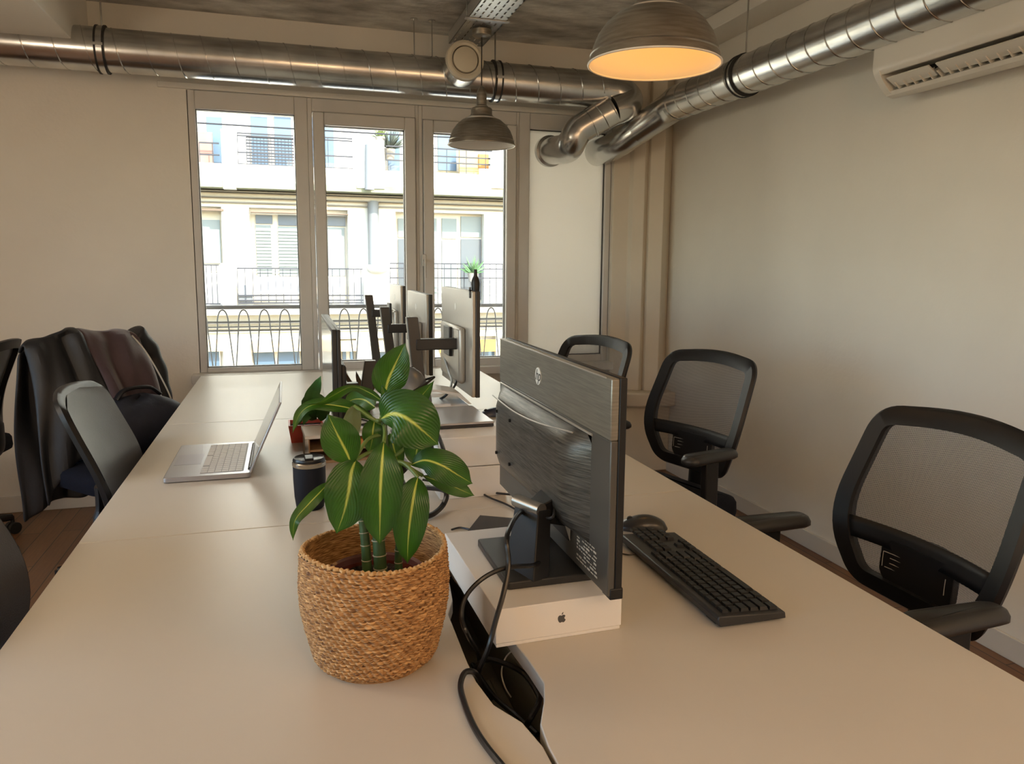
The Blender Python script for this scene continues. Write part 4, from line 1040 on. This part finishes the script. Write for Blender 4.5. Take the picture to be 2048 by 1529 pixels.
MB().tube(spline([tuple(A(842, 762, Y=1.95)-O), tuple(A(856, 795, Y=1.96)-O), tuple(A(866, 830, Y=2.0)-O), (0, 0, .01)], 5), .005, 8).build('lamp_arm', M_black, t)
MB().lathe([(.001, .014), (.045, .012), (.050, 0), (.001, 0)], 28).build('lamp_base', M_black, t)

# ---------------------------------------------------------------- wooden organiser, notebooks, red pot plant
t = thing('desk_organiser', 'small wooden organiser with white top edge, left of the near plant', 'organiser', (.135, 2.30, DZ), .05)
M_wood = mat('organiser_wood', (.30, .17, .08), .5, col2=(.42, .26, .13), vscale=6, stretch=(1, 8, 1))
b = MB(); b.box((-.10, -.07, 0), (-.09, .07, .075)); b.box((.09, -.07, 0), (.10, .07, .075)); b.box((-.10, -.07, 0), (.10, .07, .008)); b.box((-.10, .062, 0), (.10, .07, .075)); b.box((-.09, -.07, .036), (.09, .07, .042))
b.build('organiser_case', M_wood, t, bevel=.001)
MB().box((-.104, -.074, .075), (.10, .074, .085)).build('organiser_top', mat('white_top', (.80, .76, .70), .5), t, bevel=.002)
MB().box((-.104, -.076, .0), (-.094, -.070, .075)).build('front_edge', mat('cow_print', (.75, .72, .66), .6, col2=(.03, .03, .03), vscale=28, detail=0), t)
MB().box((.0, -.072, .045), (.09, .0, .066)).build('tray_insert', mat('orange_wood', (.55, .20, .04), .5), t)
for k, (x, y, z_, rz, c, nm) in enumerate(((.165, 2.31, DZ+.0855, .12, (.62, .50, .38), 'kraft'), (.175, 2.30, DZ+.0945, -.1, (.76, .76, .78), 'white'))):
    o = MB().box((-.075, -.055, 0), (.075, .055, .008)).build('notebook', mat('nb_'+nm, c, .6), bevel=.001); o.location = (x, y, z_); o.rotation_euler = (0, 0, rz)
    tag(o, '%s notebook lying on the wooden organiser' % ('brown' if nm == 'kraft' else 'white'), 'notebook')
o = MB().tube(spline([(.11, 2.27, DZ+.108), (.15, 2.25, DZ+.112), (.19, 2.24, DZ+.107), (.22, 2.27, DZ+.107), (.20, 2.31, DZ+.108), (.16, 2.27, DZ+.112), (.23, 2.22, DZ+.10)], 6), .0025, 7).build('cable', M_blackm)
tag(o, 'coiled black cable lying on the notebooks', 'cable')
t = thing('planter', 'low red rectangular planter with a small leafy plant, before the left monitor', 'planter', (.045, 2.555, DZ))
b = MB(); o4 = [(-.055, -.05), (.060, -.05), (.060, .05), (-.055, .05)]
b.add([(x*.85, y*.85, 0) for x, y in o4]+[(x, y, .058) for x, y in o4]+[(x*.9, y*.9, .058) for x, y in o4]+[(x*.8, y*.8, .02) for x, y in o4],
      [(3, 2, 1, 0)]+[(i, (i+1) % 4, 4+(i+1) % 4, 4+i) for i in range(4)]+[(4+i, 4+(i+1) % 4, 8+(i+1) % 4, 8+i) for i in range(4)]+[(8+i, 8+(i+1) % 4, 12+(i+1) % 4, 12+i) for i in range(4)]+[(12, 13, 14, 15)])
b.build('pot', mat('pot_red', (.55, .09, .06), .4), t)
MB().box((-.045, -.04, .02), (.05, .04, .046)).build('soil', MATS['soil'], t)
M_leaf2 = mat('small_leaf', (.03, .11, .02), .4, col2=(.07, .20, .04), vscale=20)
for pts, wd in (([(628, 830, 2.50), (622, 800, 2.48), (632, 775, 2.47), (642, 752, 2.46)], .045), ([(625, 838, 2.5), (612, 822, 2.46), (603, 835, 2.44), (598, 850, 2.44)], .035), ([(640, 835, 2.52), (615, 808, 2.5), (632, 795, 2.5), (655, 800, 2.5)], .040),
                ([(632, 840, 2.5), (618, 830, 2.45), (610, 842, 2.42), (606, 852, 2.42)], .03), ([(640, 842, 2.5), (650, 818, 2.46), (664, 812, 2.44), (676, 820, 2.43)], .04)):
    leaf(pts, wd, parent=t, m=M_leaf2, O=t.location)
t = thing('potted_plant', 'spiky brownish plant behind the left monitor, near the window', 'plant', (.27, 3.02, DZ))
MB().lathe([(.001, 0), (.038, 0), (.048, .065), (.044, .065), (.036, .055), (.001, .055)], 24).build('pot', mat('pot_dark', (.10, .06, .045), .6), t)
O = t.location
for pts, wd in (([(722, 800, 3.02), (705, 775, 3.0), (692, 752, 2.98), (680, 735, 2.97)], .018), ([(724, 800, 3.0), (722, 775, 2.98), (716, 758, 2.97), (712, 742, 2.96)], .022), ([(726, 800, 3.0), (733, 775, 3.0), (735, 760, 3.0), (728, 745, 3.0)], .04), ([(722, 800, 3.0), (700, 790, 2.95), (690, 785, 2.9), (678, 790, 2.88)], .06), ([(728, 800, 3.0), (742, 780, 3.0), (755, 760, 3.0), (762, 745, 3.0)], .02), ([(722, 804, 2.98), (704, 806, 2.9), (688, 810, 2.85), (672, 818, 2.82)], .07)):
    leaf(pts, wd, parent=t, m=mat('brown_leaf', (.05, .045, .02), .5, col2=(.16, .09, .06), vscale=18), O=O)

# ---------------------------------------------------------------- jacket on the chair
jk = thing('jacket', 'dark maroon and black jacket with a white zip, draped over a chair back', 'jacket', (-.62, 3.33, 0), math.radians(-50))
P = []; NU, NV = 30, 46
def jpos(u, v):
    # u -1..1 across the chair, v 0..1 from the lower front over the top to the rear hem
    y = u*.235-.02
    if v < .42:   # front fall
        s = 1-v/.42; z = .985-(.36-.20*min(0, u))*s; x = -.255+.16*s+.035*math.sin(s*3)
        y *= 1+.12*s
    elif v < .52:
        s = (v-.42)/.10; z = .985+.035*math.sin(s*PI); x = -.255-.08*s
    else:
        s = (v-.52)/.48; z = .985-.68*s; x = -.335-.02*s
        y *= 1+.06*s
    z -= .055*abs(u)**3.2
    f = .012*math.sin(u*9+v*4)+.010*math.sin(u*17-v*9+1)+.008*math.sin(u*4+v*15)
    return Vector((x+(f if v < .45 else -f), y+.01*math.sin(v*11+u*3), z+.010*math.sin(u*7+v*5)))
for i in range(NU+1): P.append([jpos(i/NU*2-1, j/NV) for j in range(NV+1)])
M_mar = mat('jacket_maroon', (.055, .030, .036), .75, var=.15, vscale=8, sheen=.4, bump=.4, bscale=12)
M_jbk = mat('jacket_black', (.012, .013, .016), .55, var=.2, vscale=9, bump=.5, bscale=10)
MB().grid([r_[:25] for r_ in P[15:]]).build('jacket_front', M_mar, jk, solid=.012, sub=1)
MB().grid([r_[:25] for r_ in P[:16]]).build('jacket_front', M_jbk, jk, solid=.013, sub=1)
MB().grid([r_[24:] for r_ in P]).build('jacket_shell', M_jbk, jk, solid=.014, sub=1)
for s in (1,):
    pts = spline([(-.33, s*.22, .99), (-.33, s*.29, .90), (-.30, s*.315, .76), (-.27, s*.31, .60), (-.25, s*.30, .44)], 6)
    MB().tube(pts, [.050-.012*i/len(pts)+.004*math.sin(i*1.4) for i in range(len(pts))], 14, flat=1.25).build('sleeve', M_jbk, jk, sub=1)
pts = spline([(-.25, .175, .985), (-.20, .20, .92), (-.14, .222, .82), (-.09, .237, .72), (-.07, .240, .64)], 8)
MB().tube(pts, .0035, 6).build('zip', mat('zip_white', (.55, .53, .50), .5), jk)
MB().box((-.075, .225, .615), (-.06, .26, .645)).build('zip_pull', MATS['zip_white'], jk, bevel=.003)
bg_ = thing('backpack', 'dark navy backpack on the seat under the jacket, next to the left desk', 'bag', (-.60, 3.45, .512), math.radians(-50))
P = []
for i in range(17):
    v = i/16; a = PI*v-PI/2
    P.append([(.13*math.cos(a)*abs(math.cos(q))**.7*(1 if math.cos(q) > 0 else -1)*(1+.05*math.sin(q*5)), .20*math.cos(a)*abs(math.sin(q))**.7*(1 if math.sin(q) > 0 else -1), .12+.12*math.sin(a)+.01*math.sin(q*3)) for q in [2*PI*j/28 for j in range(29)]])
MB().grid(P).build('bag_body', mat('bag_navy', (.010, .012, .022), .7, var=.2, vscale=20, bump=.4, bscale=14), bg_, sub=1)
MB().tube(spline([(0, -.10, .235), (0, -.06, .27), (0, .04, .27), (0, .09, .235)], 5), .008, 8, flat=2).build('bag_handle', M_black, bg_)

# ---------------------------------------------------------------- our balcony railing outside the windows
t = thing('balcony_railing', 'wrought iron window railing with hoops just outside the panes', 'railing', (0, 4.80, .60))
M_iron = mat('grey_iron', (.16, .15, .14), .5)
MB().box((-.75, -.02, .425), (1.95, .02, .447)).build('handrail', M_iron, t, bevel=.004)
for z_ in (.345, .30): MB().box((-.75, -.003, z_-.003), (1.95, .003, z_+.003)).build('rail', M_iron, t)
MB().box((-.75, -.01, .02), (1.95, .01, .035)).build('bottom_rail', M_iron, t)
x = -.60; pitch = .1165
while x < 1.85:
    pts = [(x-.056+.0, 0, .03)]+[(x-.056+.026*(k/6)**1.0, 0, .03+.30*k/6) for k in range(1, 7)]+[(x-.030*math.cos(PI*k/10), 0, .345+.075*math.sin(PI*k/10)) for k in range(0, 11)]+[(x+.030+.026*(k/6), 0, .33-.30*k/6) for k in range(0, 7)]
    MB().tube(pts, .0038, 6).build('hoop', M_iron, t); x += pitch
struct('trim_7', MB().box((-.75, 4.735, .56), (2.1, 4.95, .62)), mat('stone_sill', (.55, .52, .46), .8))

# ---------------------------------------------------------------- building across the street
FY = 18.0
M_fac = mat('facade_render', (.62, .58, .49), .85, var=.03, vscale=.6)
M_fac2 = mat('facade_cream', (.50, .44, .33), .85, var=.03, vscale=.6)
M_corn = mat('cornice_grey', (.22, .195, .155), .85, var=.1, vscale=2)
M_moss = mat('mossy_ledge', (.20, .20, .12), .9, var=.2, vscale=3)
M_fglass = mat('far_glass', (.06, .10, .14), .35)
M_shut = mat('roller_blind', (.17, .19, .17), .6)
M_pipe = mat('zinc_pipe', (.15, .155, .15), .6)
M_rail = mat('far_rail', (.015, .015, .018), .6)
bd = thing('apartment_building', 'sunlit cream apartment building across the street', 'building', (2, FY, -8))
OB = bd.location
def FQ(x0, y0, x1, y1, Y): a = A(x0, (y0), Y=Y); c = A(x1, y1, Y=Y); return min(a.x, c.x), max(a.x, c.x), min(a.z, c.z), max(a.z, c.z)
def fbox(name, m, x0, y0, x1, y1, Ya, Yb, parent=None, bevel=0, ext=None):
    X0_, X1_, Z0_, Z1_ = FQ(x0, y0, x1, y1, Ya)
    if ext: X0_, X1_ = ext
    o = MB().box((X0_-OB.x, Ya-OB.y, Z0_-OB.z), (X1_-OB.x, Yb-OB.y, Z1_-OB.z)).build(name, m, parent or bd, bevel=bevel); return o
ZF = lambda y, Y=FY, x=700: A(x, y, Y=Y).z
EX = (-14, 18)
MB().box((EX[0]-OB.x, .25, 0), (EX[1]-OB.x, 3, 26)).build('wall', M_fac, bd)
# openings are boxed recesses in a second skin: build skin bands between them
def band(y0, y1, Ya, Yb, m=M_fac, name='facade_band'):
    z0, z1 = ZF(y1, Ya), ZF(y0, Ya); return MB().box((EX[0]-OB.x, Ya-OB.y, z0-OB.z), (EX[1]-OB.x, Yb-OB.y, z1-OB.z)).build(name, m, bd)
# middle storey skin with openings
ops = [(330, 446), (501, 697), (792, 968), (1050, 1250)]
zt_, zb_ = ZF(421), ZF(612)
xs_ = [EX[0]]
for a, c in ops: xs_ += [A(a, 500, Y=FY).x, A(c, 500, Y=FY).x]
xs_.append(EX[1])
for i in range(0, len(xs_), 2): MB().box((xs_[i]-OB.x, 0, zb_-OB.z), (xs_[i+1]-OB.x, .3, zt_-OB.z)).build('facade_pier', M_fac, bd)
band(383, 421, FY, FY+.3)
band(612, 678, FY, FY+.3)
def opening(x0, y0, x1, y1, panes, m=M_shut, awn=True, Yg=FY+.22):
    w_ = fbox('window_surround', M_fac2, x0, y0, x1, y1, Yg+.02, Yg+.05)
    for a, b0, c, b1, mm in panes: fbox('pane', mm, a, b0, c, b1, Yg-.02, Yg+.01, parent=w_)
    for a, b0, c, b1, mm in panes:
        pass
    if awn: fbox('awning_box', mat('awning_pink', (.30, .20, .13), .7), x0, y0, x1, y0+7, FY-.12, FY+.1, parent=w_)
    for o in kids(w_): pass
    return w_
# children of a child keep world placement because every origin is the building's
M_shd = mat('dark_pane', (.05, .062, .07), .35)
opening(330, 415, 446, 545, [(340, 438, 443, 527, M_shut)])
opening(501, 423, 697, 612, [(511, 430, 545, 448, M_shd), (511, 450, 545, 552, M_shut), (556, 430, 597, 452, M_shd), (556, 453, 597, 552, M_shut), (610, 430, 645, 452, M_shd), (610, 453, 645, 552, M_shut), (655, 432, 691, 453, M_shd), (655, 455, 691, 552, M_shut)])
opening(792, 427, 968, 612, [(796, 437, 812, 475, M_shut), (796, 478, 812, 600, M_shd), (865, 437, 874, 600, M_shut), (884, 437, 913, 478, M_shut), (884, 480, 913, 600, M_shut), (922, 433, 962, 475, M_shut), (922, 478, 962, 600, M_shd)], awn=False)
opening(1050, 427, 1250, 612, [(1060, 437, 1140, 600, M_shut), (1150, 437, 1240, 600, M_shut)])
# blind slats as thin ledges on the two middle panes
for k in range(14):
    fbox('blind_slat', M_shut, 512, 462+k*6.4, 596, 463.2+k*6.4, FY+.17, FY+.20)
# upper storey: deep terrace, windows far back
ops_u = [(396, 401), (412, 448), (501, 538), (548, 585), (610, 628), (648, 669), (775, 800), (876, 913), (1060, 1100), (1120, 1160)]
for a, c in ops_u: 
    w_ = fbox('upper_window', M_fac2, a-5, 226 if a < 900 else 245, c+5, 345, FY+.22, FY+.26); fbox('pane', M_fglass, a, 233 if a < 640 else 240, c, 342, FY+.18, FY+.215, parent=w_)
band(150, 222, FY-.1, FY+.3)
fbox('terracotta_screen', mat('terracotta', (.27, .15, .11), .8, var=.1, vscale=3), 385, 263, 427, 329, FY-.4, FY-.3)
fbox('yellow_screen', mat('ochre_screen', (.42, .29, .12), .8), 919, 300, 958, 353, FY-.2, FY-.1)
fbox('orange_screen', mat('orange_screen', (.42, .18, .04), .8), 958, 308, 979, 337, FY-.25, FY-.15)
# parapet of the upper terrace with piers
PY = FY-.75
zt_, zb_ = ZF(338, PY), ZF(378, PY)
MB().box((EX[0]-OB.x, PY-OB.y, zb_-OB.z), (EX[1]-OB.x, PY+.2-OB.y, zt_-OB.z)).build('parapet', M_fac2, bd)
for a, c in ((441, 472), (712, 770), (984, 1030), (170, 215), (1240, 1290)):
    fbox('pier', M_fac, a, 258 if a < 500 else 278 if a < 900 else 305, c, 378, PY-.08, PY+.22)
MB().box((EX[0]-OB.x, PY-.05-OB.y, ZF(384, PY)-OB.z), (EX[1]-OB.x, FY+.3-OB.y, ZF(372, PY)-OB.z)).build('ledge', M_moss, bd)
for y, th_, d in ((392, 2.2, .35), (402, 2.0, .25), (411, 2.5, .12)):
    MB().box((EX[0]-OB.x, -d, ZF(y+th_)-OB.z), (EX[1]-OB.x, .02, ZF(y)-OB.z)).build('cornice', M_corn, bd)
# railings
def frail(x0, x1, yt, yb, Y, step, name='far_railing', bars=True, mid=()):
    b = MB(); a = A(x0, yt, Y=Y); c = A(x1, yb, Y=Y); r_ = .012
    zt1, zb1 = a.z-OB.z, c.z-OB.z
    for z in [zt1, zb1]+[zt1+(zb1-zt1)*q for q in mid]: b.box((a.x-OB.x, Y-OB.y-.015, z-.014), (c.x-OB.x, Y-OB.y+.015, z+.014))
    x = a.x
    while x <= c.x:
        b.box((x-OB.x-.007, Y-OB.y-.007, zb1), (x-OB.x+.007, Y-OB.y+.007, zt1)); x += step
    b.build(name, M_rail, bd, smooth=False)
frail(474, 589, 266, 333, PY+.1, .62, mid=(.08, .62)); frail(595, 706, 272, 338, PY+.1, .62, mid=(.08, .60)); frail(398, 440, 285, 334, PY+.1, .25, mid=(.5,)); frail(772, 984, 292, 352, PY+.1, .45, mid=(.3, .55)); frail(1030, 1240, 300, 360, PY+.1, .5)
# fine mesh behind the left railing
frail(492, 589, 274, 333, PY+.12, .07, name='wire_mesh', mid=[q/9 for q in range(1, 9)])
# middle storey balcony, solid wall bottom and slender rail
BY2 = FY-.55
frail(474, 602, 537, 606, BY2, .155, mid=(.78, .92)); frail(650, 727, 538, 606, BY2, .155, mid=(.78, .92)); frail(780, 1012, 527, 608, BY2, .155, mid=(.12, .35)); frail(350, 441, 530, 608, BY2, .10)
fbox('pier', M_fac2, 441, 527, 474, 612, BY2-.1, BY2+.2); fbox('pier', M_fac, 728, 540, 780, 612, BY2+.1, BY2+.3)
fbox('balcony_panel', mat('white_panel', (.6, .6, .6), .7), 510, 553, 602, 588, BY2+.06, BY2+.09); fbox('balcony_panel', MATS['white_panel'], 650, 553, 690, 588, BY2+.06, BY2+.09)
fbox('balcony_bin', M_pipe, 477, 571, 505, 606, BY2+.05, BY2+.3)
MB().box((EX[0]-OB.x, BY2-.1-OB.y, ZF(628, BY2)-OB.z), (EX[1]-OB.x, .3, ZF(612, BY2)-OB.z)).build('balcony_slab', M_corn, bd)
for y, th_, d in ((640, 3, .35), (650, 2, .25), (658, 3, .15)):
    MB().box((EX[0]-OB.x, -d, ZF(y+th_)-OB.z), (EX[1]-OB.x, .02, ZF(y)-OB.z)).build('cornice', M_corn, bd)
# lower storey
M_shade = mat('yellow_awning', (.44, .30, .15), .7)
ops = [(300, 446), (503, 605), (681, 713), (752, 800), (880, 992), (1060, 1200)]
zt_, zb_ = ZF(678), ZF(1100)
xs_ = [EX[0]]
for a, c in ops: xs_ += [A(a, 700, Y=FY).x, A(c, 700, Y=FY).x]
xs_.append(EX[1])
for i in range(0, len(xs_), 2): MB().box((xs_[i]-OB.x, 0, zb_-OB.z), (xs_[i+1]-OB.x, .3, zt_-OB.z)).build('facade_pier', M_fac2, bd)
for a, c in ops:
    w_ = fbox('window_surround', M_fac2, a, 678, c, 800, FY+.22, FY+.25)
    fbox('pane', M_fglass, a+4, 702, (a+c)/2-3, 790, FY+.18, FY+.21, parent=w_); fbox('pane', M_fglass, (a+c)/2+3, 702, c-4, 790, FY+.18, FY+.21, parent=w_)
    fbox('awning', mat('orange_awning', (.60, .26, .03), .7) if a == 880 else M_shade, a, 682, c, 703, FY-.15, FY-.1, parent=w_)
# downpipe with hopper
a = A(746, 300, Y=FY-.95); c = A(747, 400, Y=FY-.2)
b = MB(); q1 = A(739, 290, Y=PY-.2); q2 = A(739, 380, Y=PY-.2)
b.cyl((q1.x-OB.x, q1.y-OB.y, q1.z-OB.z), (q2.x-OB.x, q2.y-OB.y, q2.z-OB.z), .10, 14)
q1 = A(746, 402, Y=FY-.15); q2 = A(748, 532, Y=FY-.15); b.cyl((q1.x-OB.x, q1.y-OB.y, q1.z-OB.z), (q2.x-OB.x, q2.y-OB.y, q2.z-OB.z), .125, 14)
q1 = A(756, 545, Y=FY-.15); q2 = A(757, 612, Y=FY-.15); b.cyl((q1.x-OB.x, q1.y-OB.y, q1.z-OB.z), (q2.x-OB.x, q2.y-OB.y, q2.z-OB.z), .13, 14)
b.build('downpipe', M_pipe, bd)
q1 = A(756, 547, Y=FY-.6); MB().lathe([(.001, 0), (.14, .01), (.24, .08), (.29, .19), (.26, .19), (.001, .16)], 24, Matrix.Translation(q1-OB)).build('rain_hopper', M_fac, bd)
# overhead wire and street lamp
MB().tube([tuple(A(px, py, Y=FY-1.0)-OB) for px, py in ((100, 228), (380, 245), (600, 258.5), (815, 271), (1030, 281), (1300, 296))], .018, 5).build('facade_cable', M_rail, bd)
# far plants
def far_bush(label, px, py, Y, r, name='shrub', m=None):
    t = thing(name, label, 'plant', tuple(A(px, py, Y=Y))); b = MB()
    for k in range(46):
        a = random.uniform(0, 2*PI); e_ = random.uniform(.15, 1.4); L = r*random.uniform(.6, 1.2)
        d = Vector((math.cos(a)*math.cos(e_), math.sin(a)*math.cos(e_), math.sin(e_))); s_ = d.orthogonal().normalized()*r*.07
        b.add([(0, 0, 0), tuple(d*L*.5+s_), tuple(d*L), tuple(d*L*.5-s_)], [(0, 1, 2, 3)])
    b.build('foliage', m or mat('far_green', (.06, .10, .02), .7, col2=(.2, .22, .05), vscale=2), t)
    MB().lathe([(.001, -.22*r/.5), (.10, -.22*r/.5), (.13, .02), (.001, .02)], 12).build('pot', M_corn, t)
far_bush('spiky balcony plant on the upper terrace seen through the second window', 779, 300, FY-.4, .50, m=mat('far_dark', (.06, .07, .05), .7))
far_bush('yellow-green bush on the upper terrace pier seen through the second window', 762, 276, FY-.5, .30)
far_bush('green balcony plant by the open window across the street', 946, 548, FY-.9, .40, m=mat('far_green2', (.07, .15, .05), .6))
o = MB().box((-40, 5, -8.1), (40, 40, -8.0)).build('street', mat('asphalt', (.12, .12, .12), .9, var=.2, vscale=1)); o['kind'] = 'structure'; o.name = 'ground'
